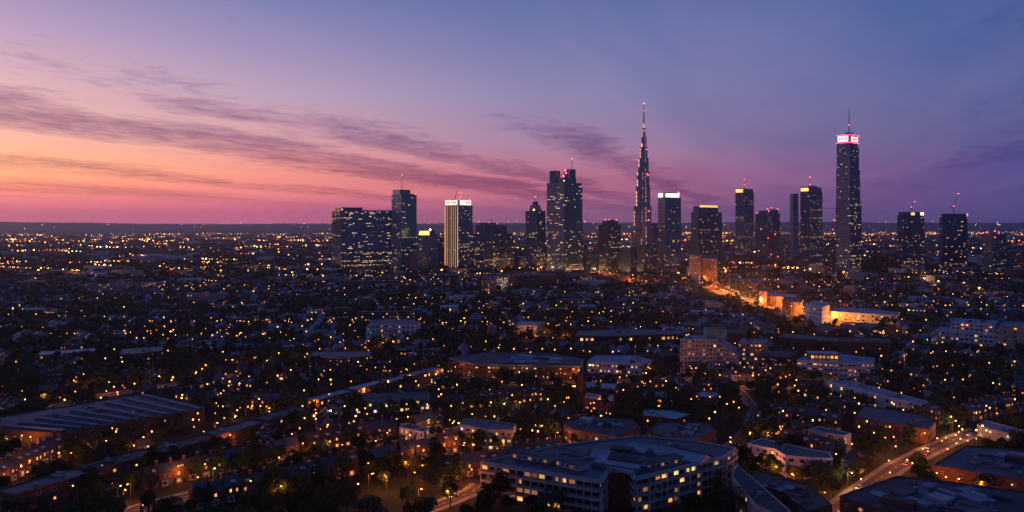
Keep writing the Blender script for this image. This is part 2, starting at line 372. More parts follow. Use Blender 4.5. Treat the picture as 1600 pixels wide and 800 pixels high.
# ------------------------------------------------------------------ ground, hills, haze
def sheet(name, pts, z, key, label=None):
    o = G().add([(x,y,z) for x,y in pts], [tuple(range(len(pts)))], key).obj(name); o['kind'] = 'structure'
    if label: o['label'] = label
    return o
gm = bpy.data.materials.new('ground_grass_and_earth'); gm.use_nodes = True; t = gm.node_tree; bs = t.nodes['Principled BSDF']; bs.inputs['Roughness'].default_value = .95; bs.inputs['Specular IOR Level'].default_value = .1
tcn = t.nodes.new('ShaderNodeTexCoord'); n1 = t.nodes.new('ShaderNodeTexNoise'); n1.inputs['Scale'].default_value = .018; n1.inputs['Detail'].default_value = 8; n1.inputs['Roughness'].default_value = .7
n2 = t.nodes.new('ShaderNodeTexVoronoi'); n2.inputs['Scale'].default_value = .004
t.links.new(tcn.outputs['Object'], n1.inputs['Vector']); t.links.new(tcn.outputs['Object'], n2.inputs['Vector'])
rp = t.nodes.new('ShaderNodeValToRGB'); t.links.new(n1.outputs[0], rp.inputs[0]); e = rp.color_ramp.elements
e[0].position = .35; e[0].color = (.018,.028,.014,1); e[1].position = .62; e[1].color = (.06,.058,.045,1); q = e.new(.5); q.color = (.035,.045,.022,1); q = e.new(.72); q.color = (.13,.12,.11,1)
mxn = t.nodes.new('ShaderNodeMix'); mxn.data_type = 'RGBA'; mxn.blend_type = 'MULTIPLY'; mxn.inputs[0].default_value = .5; t.links.new(rp.outputs[0], mxn.inputs[6]); t.links.new(n2.outputs['Color'], mxn.inputs[7]); t.links.new(mxn.outputs[2], bs.inputs['Base Color'])
M['ground'] = gm
sheet('ground', [(-20000,-1500),(20000,-1500),(20000,19500),(-20000,19500)], 0, 'ground')
# rolling hills that carry the skyline
def hills(name, ybase, depth, x0, x1, hmin, hmax, seed, n=520):
    rr = np.random.default_rng(seed); ph = rr.uniform(0, 6.28, 8); g = G(); v = []; rows = 7
    for j in range(rows):
        f = j/(rows-1)
        for i in range(n+1):
            x = x0+(x1-x0)*i/n; s = sum(math.sin(x/(9000/(k+1)**1.15)+ph[k])/(k+1) for k in range(8))
            h = hmin+(hmax-hmin)*(.5+.25*s)+5*math.sin(x/170+ph[0])*math.sin(x/410+ph[1])+rr.uniform(-2.5,2.5); v.append((x, ybase+depth*f+200*math.sin(x/1500+seed), max(-1, h*math.sin(math.pi*f)**.8) if 0 < f < 1 else -1))
    g.add(v, [(j*(n+1)+i, j*(n+1)+i+1, (j+1)*(n+1)+i+1, (j+1)*(n+1)+i) for j in range(rows-1) for i in range(n)], 'ground')
    o = g.obj(name, smooth=True); o['kind'] = 'structure'; return o
hills('hills', 13000, 5500, -16000, 16000, 110, 245, 4)
hills('low_hills', 10500, 2500, -12000, 1500, 15, 60, 9)
hm = bpy.data.materials.new('evening_haze'); hm.use_nodes = True; t = hm.node_tree; t.nodes.clear()
ou = t.nodes.new('ShaderNodeOutputMaterial'); pv = t.nodes.new('ShaderNodeVolumePrincipled'); pv.inputs['Color'].default_value = (.70,.82,1,1); pv.inputs['Density'].default_value = 4.8e-5; pv.inputs['Anisotropy'].default_value = .76
t.links.new(pv.outputs[0], ou.inputs['Volume']); M['haze'] = hm
G().box(-20500, 20500, -2000, 20000, -2, 440, 'haze', bottom=True).obj('haze')['kind'] = 'stuff'

# ------------------------------------------------------------------ towers
def corner_frame(xc, yb, x0, x1, alpha):
    cx, cy = at(xc, yb); a = R(alpha); u = (-math.cos(a), math.sin(a)); v = (math.sin(a), math.cos(a))
    def solve(px, d): k = (px-800)/FPX; return (k*cy-cx)/(d[0]-k*d[1])
    return (cx, cy), a, solve(x0, u), solve(x1, v)
def face_windows(root, L2, L1, floors, fh, z0, cfg, rng, cap=100, wl=None):
    """lit office windows: runs on the right face (y = 0) and on the left face (x = 0)"""
    spots = []
    for face, Lf in (('r', L2), ('l', L1)):
        p, run, wmod = cfg[face]
        nb = max(1, int((Lf-1)/wmod))
        for k in range(floors):
            bias = rng.random()*1.7*(1.5-.9*k/floors)*(9 if rng.random() < .07*(1.6-k/floors) else 1); i = 0
            while i < nb:
                if rng.random() < p*bias*.85:
                    m = int(1+rng.random()*run)
                    for j in range(i, min(nb, i+m)): spots.append((face, (j+.5)*Lf/nb, z0+k*fh+fh*.28, wmod*rng.choice((.4,.66,.66,.86)), fh*rng.choice((.34,.46))))
                    i += m
                i += 1
    rng.shuffle(spots); keys = ['office','office','yellow','dim','office','warm','cool'] if not wl else wl
    b = Batch(); nb = 0
    gs = {}
    for n, (face, s, z, w, h) in enumerate(spots):
        key = keys[int(rng.random()*len(keys))]
        x, y, rz = (s, -.32, 0) if face == 'r' else (-.32, s, -math.pi/2)
        if n < cap-10:
            kk = ('tw', round(w,1), round(h,1), key)
            if kk not in _wm:
                g = G().box(-w/2, w/2, -.06, .06, 0, h, key, bottom=True); o = g.obj('lit_window', root); _wm[kk] = o.data
            else: o = bpy.data.objects.new('lit_window', _wm[kk]); COL.objects.link(o); o.parent = root
            o.location = (x, y, z); o.rotation_euler = (0,0,rz)
        else:
            kk = (round(w,1), round(h,1), key)
            if kk not in gs: gs[kk] = G().box(-w/2, w/2, -.06, .06, 0, h, key, bottom=True)
            b.add(gs[kk], (x, y, z), rz); nb += 1
    if nb:
        o = b.build('lit_windows', parent=root); o['kind'] = 'stuff'
def tower(name, label, xc, yb, x0, x1, ytop, alpha=40, fh=3.7, body='tglass', fin='tfin', finl=None, steps=None, cfg=None, mull=5.5, cut=None, seed=0, phrase=None, wl=None):
    (cx, cy), a, L1, L2 = corner_frame(xc, yb, x0, x1, alpha)
    H = CAMH-(ytop-HOR)/FPX*cy; rz = math.pi/2-a
    root = empty(name, (cx, cy, 0), rz, label, 'tower')
    rng = random.Random(seed*17+3)
    z0 = 5.0; fl = int((H-z0)/fh)
    G().box(.3, L2-.3, .3, L1-.3, 0, H, body).box(.05, L2-.05, .05, L1-.05, H, H+1.2, fin).obj('tower_body', root)
    bands = G()
    fl_ = finl or fin  # where finl is paler, sunset light is put into the left face's colour
    for k in range(fl+1):
        z = z0+k*fh-.45
        bands.box(.02, L2-.02, .02, .3, z, z+.95, fin, bottom=True); bands.box(.02, .3, .3, L1-.02, z, z+.95, fl_, bottom=True)
        bands.box(.3, L2-.02, L1-.3, L1-.02, z, z+.95, fin, bottom=True); bands.box(L2-.3, L2-.02, .3, L1-.3, z, z+.95, fin, bottom=True)
    bands.obj('floor_bands', root)
    fins = G()
    for Lf, s in ((L2, 0), (L1, 1)):
        m = max(2, round(Lf/mull))
        for i in range(m+1):
            q = min(max(Lf*i/m, .35), Lf-.35)
            (fins.box(q-.3, q+.3, -.22, .35, 0, H, fin) if s == 0 else fins.box(-.22, .35, q-.3, q+.3, 0, H, fl_))
    fins.obj('facade_fins', root)
    face_windows(root, L2, L1, fl, fh, z0, cfg or dict(r=(.06,3,3.2), l=(.05,3,3.2)), rng, cap=55 if name == 'tallest_tower' else 100, wl=wl)
    pts = [(cx, cy)]+[(cx+math.sin(a)*L2, cy+math.cos(a)*L2), (cx+math.sin(a)*L2-math.cos(a)*L1, cy+math.cos(a)*L2+math.sin(a)*L1), (cx-math.cos(a)*L1, cy+math.sin(a)*L1)]
    occ_poly(pts, 6)
    mark(phrase or name.replace('_', ' '), sum(p[0] for p in pts)/4, sum(p[1] for p in pts)/4)
    return dict(root=root, L1=L1, L2=L2, H=H, cy=cy, z=lambda py: CAMH-(py-HOR)/FPX*cy, px=cy/FPX)
def crown(T, y1, kind='steel', name='rooftop_plant', inset=(.12,.12,.12,.12), y0=None):
    g = G(); a, b, c, d = inset; z0 = T['H']+1.1 if y0 is None else T['z'](y0)
    g.box(T['L2']*a, T['L2']*(1-b), T['L1']*c, T['L1']*(1-d), z0, T['z'](y1), kind); return g.obj(name, T['root'])
def mast(T, fx, fy, y0, y1, r=.9, beacons=(0.98,), name='antenna_mast', key='steel'):
    x, y = T['L2']*fx, T['L1']*fy; z0, z1 = T['z'](y0), T['z'](y1); g = G().tube((x,y,z0), (x,y,z1), r, r*.35, key, 6)
    for k in range(3): zz_ = z0+(z1-z0)*(.25+.22*k); g.tube((x,y,zz_), (x,y,zz_+r*1.2), r*1.5, r*1.5, key, 6)
    o = g.obj(name, T['root'])
    for b in beacons: beacon(T, x, y, z0+(z1-z0)*b)
    return o
def beacon(T, x, y, z, r=1.15, key='red'):
    return G().ball((0,0,0), r, key, 8, 4).obj('beacon_light', T['root'], loc=(x,y,z))
def sign(T, face, f0, f1, y0, y1, key, name='lit_sign', letters=0, gap=.5):
    Lf = T['L2'] if face == 'r' else T['L1']; z0, z1 = T['z'](y0), T['z'](y1); g = G()
    g.box(Lf*f0, Lf*f1, -gap, -gap+.35, z0, z1, key, bottom=True)
    rz = 0 if face == 'r' else -math.pi/2
    if face == 'l':
        g = G().box(-gap, -gap+.35, Lf*f0, Lf*f1, z0, z1, key, bottom=True)
    o = g.obj(name, T['root'])
    if name != 'coloured_band' and Lf*(f1-f0) > 5:
        lg = G(); m_ = max(2, int(Lf*(f1-f0)/4.5))
        for i in range(m_+1):
            s = Lf*f0+Lf*(f1-f0)*i/m_
            if face == 'r': lg.box(s-.25, s+.25, -gap-.45, -gap-.05, z0, z1, 'steel', True)
            else: lg.box(-gap-.45, -gap-.05, s-.25, s+.25, z0, z1, 'steel', True)
        zr = (z0+z1)/2 if letters == 0 else z0
        (lg.box(Lf*f0, Lf*f1, -gap-.5, -gap-.05, zr-.3, zr+.3, 'steel', True) if face == 'r' else lg.box(-gap-.5, -gap-.05, Lf*f0, Lf*f1, zr-.3, zr+.3, 'steel', True))
        lg.obj('sign_louvres' if letters else 'crown_mullions', o)
    if letters:
        # blurred strokes standing for lettering too small to read in the photograph
        lg = G(); rr = random.Random(letters); w = Lf*(f1-f0)*.8/letters; zc = (z0+z1)/2; hh = (z1-z0)*.16
        for i in range(letters):
            if rr.random() < .12: continue
            s = Lf*f0+Lf*(f1-f0)*.1+i*w; u0, u1 = s+.1*w, s+.8*w; zz_ = zc+rr.uniform(-.2,.2)*hh
            if face == 'r': lg.box(u0, u0+w*.22, -gap-.1, -gap-.01, zz_-hh, zz_+hh, 'letter', True); lg.box(u0+w*.25, u1, -gap-.1, -gap-.01, zz_-hh*rr.choice((1,.2,-.4)), zz_+hh, 'letter', True)
            else: lg.box(-gap-.1, -gap-.01, u0, u0+w*.22, zz_-hh, zz_+hh, 'letter', True); lg.box(-gap-.1, -gap-.01, u0+w*.25, u1, zz_-hh*rr.choice((1,.2,-.4)), zz_+hh, 'letter', True)
        lg.obj('lettering', o)
    return o
def crane(label, x, y, z, h, jib, ang, lean, key='cranered', red=True, group=None):
    """luffing crane: mast, slewing cab, raised jib, counter jib, tie rod"""
    root = empty('tower_crane', (x,y,z), ang, label, 'crane', group)
    g = G()
    for sx, sy in ((-1,-1),(1,-1),(1,1),(-1,1)): g.tube((sx*.8,sy*.8,0), (sx*.8,sy*.8,h), .22, .22, key, 4)
    for k in range(int(h/2.2)):
        s = 1 if k % 2 else -1; g.tube((-.8*s,-.8,k*2.2), (.8*s,-.8,k*2.2+2.2), .14, .14, key, 4); g.tube((-.8,-.8*s,k*2.2), (-.8,.8*s,k*2.2+2.2), .14, .14, key, 4)
    g.obj('mast', root)
    a = R(lean); ex, ez = jib*math.cos(a), jib*math.sin(a)
    G().tube((0,0,h+1), (ex,0,h+1+ez), .75, .35, key, 4).obj('jib', root)
    G().tube((0,0,h+1), (-jib*.28,0,h+1.6), .7, .7, key, 4).box(-jib*.30,-jib*.2,-1,1,h,h+2.6,'conc',True).obj('counterweight_arm', root)
    G().tube((-jib*.2,0,h+1.5), (-jib*.05,0,h+jib*.26), .3, .2, key, 4).tube((-jib*.05,0,h+jib*.26), (ex*.8,0,h+1+ez*.8), .16, .16, 'steel', 4).obj('tie_rod', root)
    G().box(-1.1,1.6,-1.2,1.2,h-.4,h+2.2,'dark',True).obj('cab', root)
    if red:
        for p in ((ex,0,h+1+ez), (0,0,h+3.2)): G().ball((0,0,0), 1.0, 'red', 8, 4).obj('beacon_light', root, loc=p)
    return root
def on(T, fx, fy, z=None):
    r = T['root']; v = Matrix.Rotation(r.rotation_euler.z, 3, 'Z') @ Vector((T['L2']*fx, T['L1']*fy, 0)); return (r.location.x+v.x, r.location.y+v.y, (T['H']+1.2) if z is None else z)

T1 = tower('office_slab', 'long dark blue office slab with rows of lit windows, leftmost of the skyline', 533, 423, 519, 612.5, 329, alpha=72, fin='tglass', finl='tstone', cfg=dict(r=(.085,4,3.4), l=(.03,2,3.4)), mull=7, seed=1, phrase='long office slab')
crown(T1, 323.5, 'tfin2', inset=(.04,.55,.15,.15)); sign(T1, 'l', .25, .95, 330, 327.5, 'crowny', 'roof_light_band')
beacon(T1, 3, 3, T1['H']+3, .9, 'lamp')
T2 = tower('office_tower', 'dark blue tower with a stepped top and one thin mast beside the office slab', 627, 424, 612, 651, 304, alpha=50, fin='tglass', finl='tfin', cfg=dict(r=(.05,3,3.2), l=(.05,4,3.2)), seed=2, phrase='blue tower with the thin mast')
crown(T2, 296, 'tglass', 'upper_storeys', (.0,.32,.15,.1)); crown(T2, 302, 'tfin2', 'roof_shoulder', (.68,.05,.2,.2)); mast(T2, .35, .5, 297, 273, .8, (1.0,)); beacon(T2, T2['L2']*.98, T2['L1']*.1, T2['H']+2, 1.1); beacon(T2, 1, T2['L1']*.9, T2['H']+2, .9)
T3 = tower('amber_topped_block', 'low grey tower with an amber lit crown between the masted tower and the floodlit one', 660, 425, 652, 684, 368, alpha=48, fin='tfin', cfg=dict(r=(.01,1,3.4), l=(.05,2,3.4)), seed=3, phrase='grey block with the amber crown')
crown(T3, 361, 'crowny', 'amber_crown', (.0,.55,.0,.4)); crown(T3, 360, 'tfin2', inset=(.5,.1,.2,.1)); beacon(T3, T3['L2']*.55, 3, T3['z'](359), 2.6, 'lampw')
T3b = tower('dark_block', 'small black windowless block in front of the amber crowned tower', 652, 428, 641, 667, 393, alpha=45, fin='tfin2', body='tglass2', finl='brown', cfg=dict(r=(.0,1,3.4), l=(.0,1,3.4)), seed=31, phrase='small black block')
T3c = tower('grey_stub', 'dim low tower tucked left of the floodlit tower, half lit', 684, 421, 676, 695, 372, alpha=45, fin='tfin2', body='tglass2', cfg=dict(r=(.08,1,3.4), l=(.04,1,3.4)), seed=32, phrase='dim low tower')
T4 = tower('floodlit_tower', 'tower with a gold floodlit left face and glowing white signs round its top', 716, 423, 695, 738.5, 321, alpha=42, fin='tfin', finl='tstone', cfg=dict(r=(.07,2,3.0), l=(.02,1,3.0)), mull=4.2, seed=4, phrase='gold floodlit tower')
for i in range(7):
    G().box(-.55, -.3, 0, 1.2, 4, T4['H']-1, 'goldstrip', True).obj('facade_light_strip', T4['root'], loc=(0, T4['L1']*(.03+i*.155), 0))  # glowing strips added to stand for gold floodlight on the left wall
crown(T4, 313, 'tfin2', inset=(.04,.08,.04,.06)); sign(T4, 'l', .05, .96, 320.5, 312.5, 'crownw', letters=9); sign(T4, 'r', .1, .88, 320.5, 312.5, 'crownw', letters=7)
for f in (.1, .8): beacon(T4, T4['L2']*f, 1, T4['z'](310.5), 1)
mast(T4, .55, .4, 313, 301, .5, (.5, 1.0), 'short_mast')
crane('dark raised crane on the gold floodlit tower', *on(T4, .2, .5), 8, 34, R(60), 66, 'steel', False)
T5 = tower('wide_dark_block', 'broad dark tower with stepped shoulders right of the floodlit tower', 756, 427, 736, 803, 366, alpha=35, fin='tfin2', body='tglass2', cfg=dict(r=(.075,2,3.2), l=(.07,2,3.2)), seed=5, phrase='broad dark block', wl=['office','yellow','yellow','warm','dim'])
crown(T5, 352, 'tglass2', 'upper_storeys', (.05,.22,.05,.25)); crown(T5, 348, 'tfin2', 'roof_plant', (.18,.5,.2,.3)); mast(T5, .32, .4, 352, 342, .9, (.5,)); mast(T5, .42, .4, 352, 340, .8, ()); mast(T5, .75, .4, 352, 346, .8, ())
for f in ((.02,.5),(.2,.1)): beacon(T5, T5['L2']*f[0], T5['L1']*f[1], T5['z'](364.5), 1)
T6 = tower('crowned_tower', 'slim tower with a small lit turret on its roof, left of the tall twin-faced tower', 838, 421, 821, 852, 330, alpha=44, fin='tfin2', finl='tfin', body='tglass2', cfg=dict(r=(.06,2,3.0), l=(.05,3,3.0)), seed=6, phrase='slim tower with the turret')
crown(T6, 325, 'tstone', 'turret_base', (.1,.3,.1,.3)); crown(T6, 320, 'tfin', 'turret', (.3,.2,.3,.2)); crown(T6, 314.5, 'tfin2', 'turret_cap', (.42,.3,.42,.3)); mast(T6, .5, .5, 315, 307, .6, (1,)); beacon(T6, 3, T6['L1']*.3, T6['H']+4, 2.3, 'lampw')
T7 = tower('tall_office_tower', 'tall square tower with a jagged roof and grey lined left face, centre of the skyline', 881.5, 428, 854.5, 910, 285.5, alpha=44, fin='tfin2', finl='tfin', cfg=dict(r=(.045,3,3.2), l=(.085,4,3.2)), mull=4.4, seed=7, phrase='tall jagged roofed tower')
crown(T7, 280, 'tfin2', 'roof_step', (.1,.45,.0,.8)); crown(T7, 265.5, 'tfin2', 'roof_block', (.05,.70,.55,.10)); crown(T7, 263, 'tfin2', 'roof_block', (.45,.28,.1,.5)); crown(T7, 277, 'tglass', 'roof_shelf', (.1,.25,.1,.1)); mast(T7, .62, .2, 270, 246, 1.1, (1.0,)); mast(T7, .15, .7, 266, 257, .4, ())
for p in ((.3,.35,274),(.38,.3,269),(.34,.3,265)): beacon(T7, T7['L2']*p[0], T7['L1']*p[1], T7['z'](p[2]), 1.9)
beacon(T7, T7['L2']*.08, T7['L1']*.1, T7['z'](282), 1.4, 'lampw')
T8 = tower('stub_tower', 'short grey tower with three floors of stepped roof left of the needle tower', 951, 424, 935.5, 970, 352, alpha=45, fin='tfin2', finl='tfin2', body='tglass2', cfg=dict(r=(.05,2,3.0), l=(.06,2,3.0)), seed=8, phrase='short stepped tower')
crown(T8, 345, 'tglass2', 'upper_storeys', (.05,.2,.05,.3)); crown(T8, 343, 'tfin', 'roof_plant', (.4,.25,.3,.4))
for f in ((.05,.4),(.2,.2),(.8,.2)): beacon(T8, T8['L2']*f[0], T8['L1']*f[1], T8['z'](343), .9)
T10 = tower('white_crowned_tower', 'dark tower with a bright white band round its top, right of the needle tower', 1039, 425, 1028, 1064, 309, alpha=58, fin='tglass', finl='tfin', cfg=dict(r=(.035,2,3.2), l=(.05,1,3.2)), seed=10, phrase='white crowned tower')
crown(T10, 302, 'tfin2', inset=(.04,.1,.04,.06)); sign(T10, 'r', .02, .88, 308, 302, 'crownl', 'lit_crown_band'); sign(T10, 'l', .3, .95, 308, 302, 'crownl', 'lit_crown_band'); crown(T10, 299.5, 'tfin', 'roof_plant', (.3,.4,.3,.3)); beacon(T10, T10['L2']*.92, 2, T10['z'](301.5), 1.5); beacon(T10, T10['L2']*.86, 2, T10['z'](299.8), 1.1)
T11 = tower('amber_banded_tower', 'squat dark tower with a thin amber light line along its roof', 1091, 418, 1080, 1128, 332, alpha=55, fin='tfin2', body='tglass2', cfg=dict(r=(.03,2,3.2), l=(.02,2,3.2)), seed=11, phrase='amber banded tower')
crown(T11, 322, 'tfin2', 'upper_storeys', (.05,.14,.08,.1), 332); sign(T11, 'r', .08, .84, 323.5, 320.8, 'crowny', 'amber_roof_line', gap=-2.0)
mast(T11, .95, .5, 331, 316, .35, (), 'thin_mast')
T12 = tower('slim_dark_tower', 'slim dark tower with an amber crown and a red tipped mast', 1162, 404, 1149, 1178, 301, alpha=46, fin='tfin2', body='tglass2', cfg=dict(r=(.05,1,2.9), l=(.09,1,2.9)), seed=12, phrase='slim amber crowned tower', wl=['office','yellow','dim','cool','dim'])
crown(T12, 294.5, 'tfin2', 'roof_storey', (.05,.05,.05,.05)); sign(T12, 'l', .1, .95, 300.5, 295.5, 'crowny', 'lit_crown_band', gap=-.4); mast(T12, .4, .4, 295, 279, .6, (.45,.95)); beacon(T12, 0, T12['L1']*.9, T12['z'](297), 1)
T13 = tower('unfinished_tower', 'unfinished low tower dotted with red site lights and a pale sheet', 1199, 410, 1180, 1219, 334, alpha=45, fin='brown', body='tglass2', finl='tfin2', cfg=dict(r=(.03,1,3.2), l=(.03,1,3.2)), seed=13, phrase='unfinished tower', wl=['dim','warm','dim'])
crown(T13, 327, 'tfin2', 'core_walls', (.5,.05,.1,.6)); crown(T13, 329, 'tfin2', 'core_wall', (.02,.75,.2,.3))
for i, (fx, fy, py) in enumerate(((.0,.9,333),(.2,.2,326),(.5,.2,324),(.9,.1,326),(.4,.3,329),(.7,.2,331),(.05,.0,372),(.6,.0,366),(.0,.5,358),(.3,.0,398),(.0,.7,392),(.8,.0,402))): beacon(T13, T13['L2']*fx-.5, T13['L1']*fy-.5, T13['z'](py), 1.2)
G().box(T13['L2']*.02, T13['L2']*.35, -.9, -.6, T13['z'](349), T13['z'](338), 'white', True).obj('pale_sheeting', T13['root'])
T14 = tower('narrow_tower', 'narrow plain tower with one reddish band, tight left of the bracketed crown tower', 1239, 402, 1234, 1247.5, 303, alpha=62, fin='tglass', body='tglass2', cfg=dict(r=(.02,1,3.2), l=(.02,1,3.2)), seed=14, phrase='narrow plain tower', wl=['dim'])
for py in (316, 323): sign(T14, 'r', 0, 1, py+4, py, 'brick2', 'coloured_band')
T15 = tower('amber_capped_tower', 'dark tower with an amber lit cap and red tipped mast beside the narrow plain tower', 1265, 421, 1250.5, 1285, 299, alpha=46, fin='tfin2', body='tglass2', finl='tfin2', cfg=dict(r=(.07,1,3.0), l=(.09,2,3.0)), seed=15, phrase='amber capped tower')
crown(T15, 291.5, 'tfin2', 'roof_storey', (.0,.08,.0,.0)); sign(T15, 'l', .1, .95, 298.5, 293.5, 'crowny', 'lit_crown_band', gap=.3); mast(T15, .3, .4, 292, 274, .6, (.25,.9)); crown(T15, 289.5, 'steel', 'roof_plant', (.4,.2,.3,.3), 292)
T16 = tower('tallest_tower', 'tallest tapering tower with a glowing pink crown and long mast', 1328, 428, 1306, 1346, 315, alpha=46, fin='tfin2', finl='tfin', cfg=dict(r=(.06,2,3.0), l=(.05,2,3.0)), mull=3.6, seed=16, phrase='tallest pink crowned tower')
def upper(T, f2, f1, y0, y1, seedn):
    """a set-back upper part of the same tower"""
    L2, L1 = T['L2'], T['L1']; z0, z1 = T['z'](y0)+1.2, T['z'](y1); g = G().box(.3, L2*f2, .3, L1*f1, z0, z1, 'tglass')
    fh = 3.7; k = 0
    while z0+k*fh < z1: z = z0+k*fh; g.box(.05, L2*f2+.2, .05, .3, z, z+.95, 'tfin2', True); g.box(.05, .3, .3, L1*f1+.2, z, z+.95, 'tfin', True); k += 1  # left bands paler, right ones darker: sunset light and shade put into colour
    for Lf, s in ((L2*f2, 0), (L1*f1, 1)):
        m = max(2, round(Lf/3.6))
        for i in range(m+1):
            q = max(Lf*i/m, .35); (g.box(q-.3, q+.3, -.15, .35, z0, z1, 'tfin2') if s == 0 else g.box(-.15, .35, q-.3, q+.3, z0, z1, 'tfin'))
    o = g.obj('upper_storeys', T['root']); rng = random.Random(seedn)
    for k in range(20):
        face = rng.random() < .55; Lf = L2*f2 if face else L1*f1; s = rng.uniform(2, Lf-2); z = z0+int(rng.uniform(1, (z1-z0)/fh-1))*fh+1.1
        q = G().box(-1.1, 1.1, -.06, .06, 0, 1.9, 'office', True).obj('lit_window', T['root'], loc=(s, -.3, z) if face else (-.3, s, z)); q.rotation_euler.z = 0 if face else -math.pi/2
upper(T16, .88, .97, 315, 265, 1); upper(T16, .78, .93, 265, 222, 2)
g = G().box(1, T16['L2']*.72, 1, T16['L1']*.86, T16['z'](222), T16['z'](210.5), 'tfin2'); g.obj('crown_storey', T16['root'])
sign(T16, 'l', .10, .86, 221, 211.5, 'crownp', 'pink_lit_sign', letters=6, gap=.4); sign(T16, 'r', .10, .68, 221, 212.5, 'crownp', 'pink_lit_sign', letters=4, gap=.4)
for y_ in (222.3, 210.3):
    zt = T16['z'](y_); G().box(-.9, -.2, 0, T16['L1']*.94, zt-.6, zt+.6, 'pinkglow', True).box(-.9, T16['L2']*.78, -.9, -.2, zt-.6, zt+.6, 'pinkglow', True).obj('pink_edge_glow', T16['root'])  # glowing edges added to stand for the pink glow round the crown
G().box(T16['L2']*.2, T16['L2']*.5, T16['L1']*.2, T16['L1']*.5, T16['z'](211), T16['z'](206), 'tfin2').obj('mast_base', T16['root'])
mast(T16, .33, .33, 206, 165, 1.2, (.3,)); mast(T16, .22, .4, 211, 202, .7, ()); mast(T16, .45, .2, 211, 203, .7, ())
T17 = tower('flat_topped_tower', 'dark tower with two lit roof boxes and a small crane, beside the wooded rise', 1411, 422, 1402, 1444, 337, alpha=60, fin='tfin2', body='tglass2', cfg=dict(r=(.05,2,3.0), l=(.02,1,3.0)), seed=17, phrase='dark tower with the small crane', wl=['yellow','office','warm','dim'])
crown(T17, 331, 'tfin2', 'roof_storey', (.03,.02,.03,.1)); sign(T17, 'r', .38, .55, 336, 332, 'crowny', 'lit_roof_box', gap=-.3); sign(T17, 'r', .82, .99, 336, 331.5, 'crownl', 'lit_roof_box', gap=-.3)
crane('small dark luffing crane with a red light above the flat topped tower', *on(T17, .5, .4, T17['z'](331)), 10, 22, R(30), 50, 'steel')
T18 = tower('crane_topped_tower', 'dark tower topped by a large red lit crane and an amber roof window', 1472, 426, 1468, 1511.5, 340, alpha=78, fin='tfin2', body='tglass2', cfg=dict(r=(.05,2,3.0), l=(.05,1,3.0)), seed=18, phrase='dark tower with the large crane', wl=['yellow','office','warm','dim'])
crown(T18, 334, 'tfin2', 'roof_storey', (.06,.02,.03,.1)); sign(T18, 'r', .35, .62, 339.3, 334.8, 'crowny', 'lit_roof_box', gap=-.3); sign(T18, 'r', .8, .99, 339, 335, 'crownl', 'lit_roof_box', gap=-.3)
beacon(T18, T18['L2'], 0, T18['z'](335), 1.5)
crane('large red crane with a raised jib on the second tower from the right edge', *on(T18, .5, .4, T18['z'](334)), 16, 38, R(20), 66)
T19 = tower('vented_tower', 'low dark tower with red lights and two roof vents, last before the right edge', 1551, 430, 1534, 1572, 367, alpha=45, fin='tfin2', body='tglass2', finl='tstone', cfg=dict(r=(.04,1,3.0), l=(.04,1,3.0)), seed=19, phrase='rightmost low tower', wl=['dim','warm','cool'])
crown(T19, 363, 'tfin', 'roof_plant', (.0,.6,.05,.05)); mast(T19, .25, .4, 364, 354, 1.2, (), 'roof_vent'); mast(T19, .4, .4, 364, 355, 1.2, (), 'roof_vent')
for f in ((0,.9,364),(0,.5,363),(.3,.2,361),(.6,.2,363.5),(.95,.1,368),(.15,0,371)): beacon(T19, T19['L2']*f[0]-.5, T19['L1']*f[1]-.5, T19['z'](f[2]), 1.1)
crane('pink lit crane standing just left of the tallest tower', *at(1301, 426), 0, 106, 32, R(60), 55)
crane('dark crane hugging the tallest tower, its slack jib drooping to the left', *at(1307.5, 434), 0, 156, 34, R(176), 5, 'steel', False)

# the needle tower: three lobed stages that step back as they rise
nx, ny = at(1004, 427)
root = empty('needle_tower', (nx, ny, 0), 0, 'very tall needle tower that steps up to a thin spire with red lights', 'tower')
zy = lambda py: CAMH-(py-HOR)/FPX*ny
stg = [(427,985,1022.5),(365,987,1019.5),(322,990.8,1017.4),(291,994.4,1015.6),(268,996,1014.3),(247,998.2,1013.2),(230,1000.6,1011.6),(214,1002.4,1010.2),(200,1003.8,1008.6),(190,1004.9,1007.3)]
body = G(); bands = G(); lights = []
for k in range(len(stg)-1):
    z0, z1 = zy(stg[k][0]) if k else 0, zy(stg[k+1][0]); xl = (stg[k+1][1]-1004)/FPX*ny-(1.2 if k < 6 else 0); xr0 = (stg[k][2]-1004)/FPX*ny; xr = (stg[k+1][2]-1004)/FPX*ny
    w = (xr-xl); cm_ = (xl+xr)/2; r = w*.5
    # plan: left wing, middle rib towards the viewer, right wing
    pl = [(xl, -.12*w), (cm_-.12*w, -.20*w), (cm_-.09*w, -.46*w), (cm_+.12*w, -.46*w), (cm_+.15*w, -.20*w), (xr, -.10*w), (xr, .12*w), (cm_+.1*w, .4*w), (cm_-.1*w, .4*w), (xl, .14*w)]
    body.prism(pl, z0, z1, 'needle', 'tfin')
    n = int((z1-z0)/7.4)
    big = [((x-cm_)*1.02+cm_, y*1.02) for x, y in pl]
    for j in range(n): z = z0+7.4*j+3; bands.prism(big, z, z+.7, 'needle')
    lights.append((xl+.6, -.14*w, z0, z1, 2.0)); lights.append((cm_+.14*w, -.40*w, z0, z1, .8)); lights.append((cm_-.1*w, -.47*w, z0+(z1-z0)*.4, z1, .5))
body.obj('stepped_shaft', root); bands.obj('floor_bands', root)
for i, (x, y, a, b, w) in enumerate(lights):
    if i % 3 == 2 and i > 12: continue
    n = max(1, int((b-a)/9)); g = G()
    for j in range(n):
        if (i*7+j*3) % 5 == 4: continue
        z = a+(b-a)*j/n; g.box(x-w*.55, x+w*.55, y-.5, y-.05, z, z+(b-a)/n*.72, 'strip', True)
    g.obj('facade_light_strip', root)
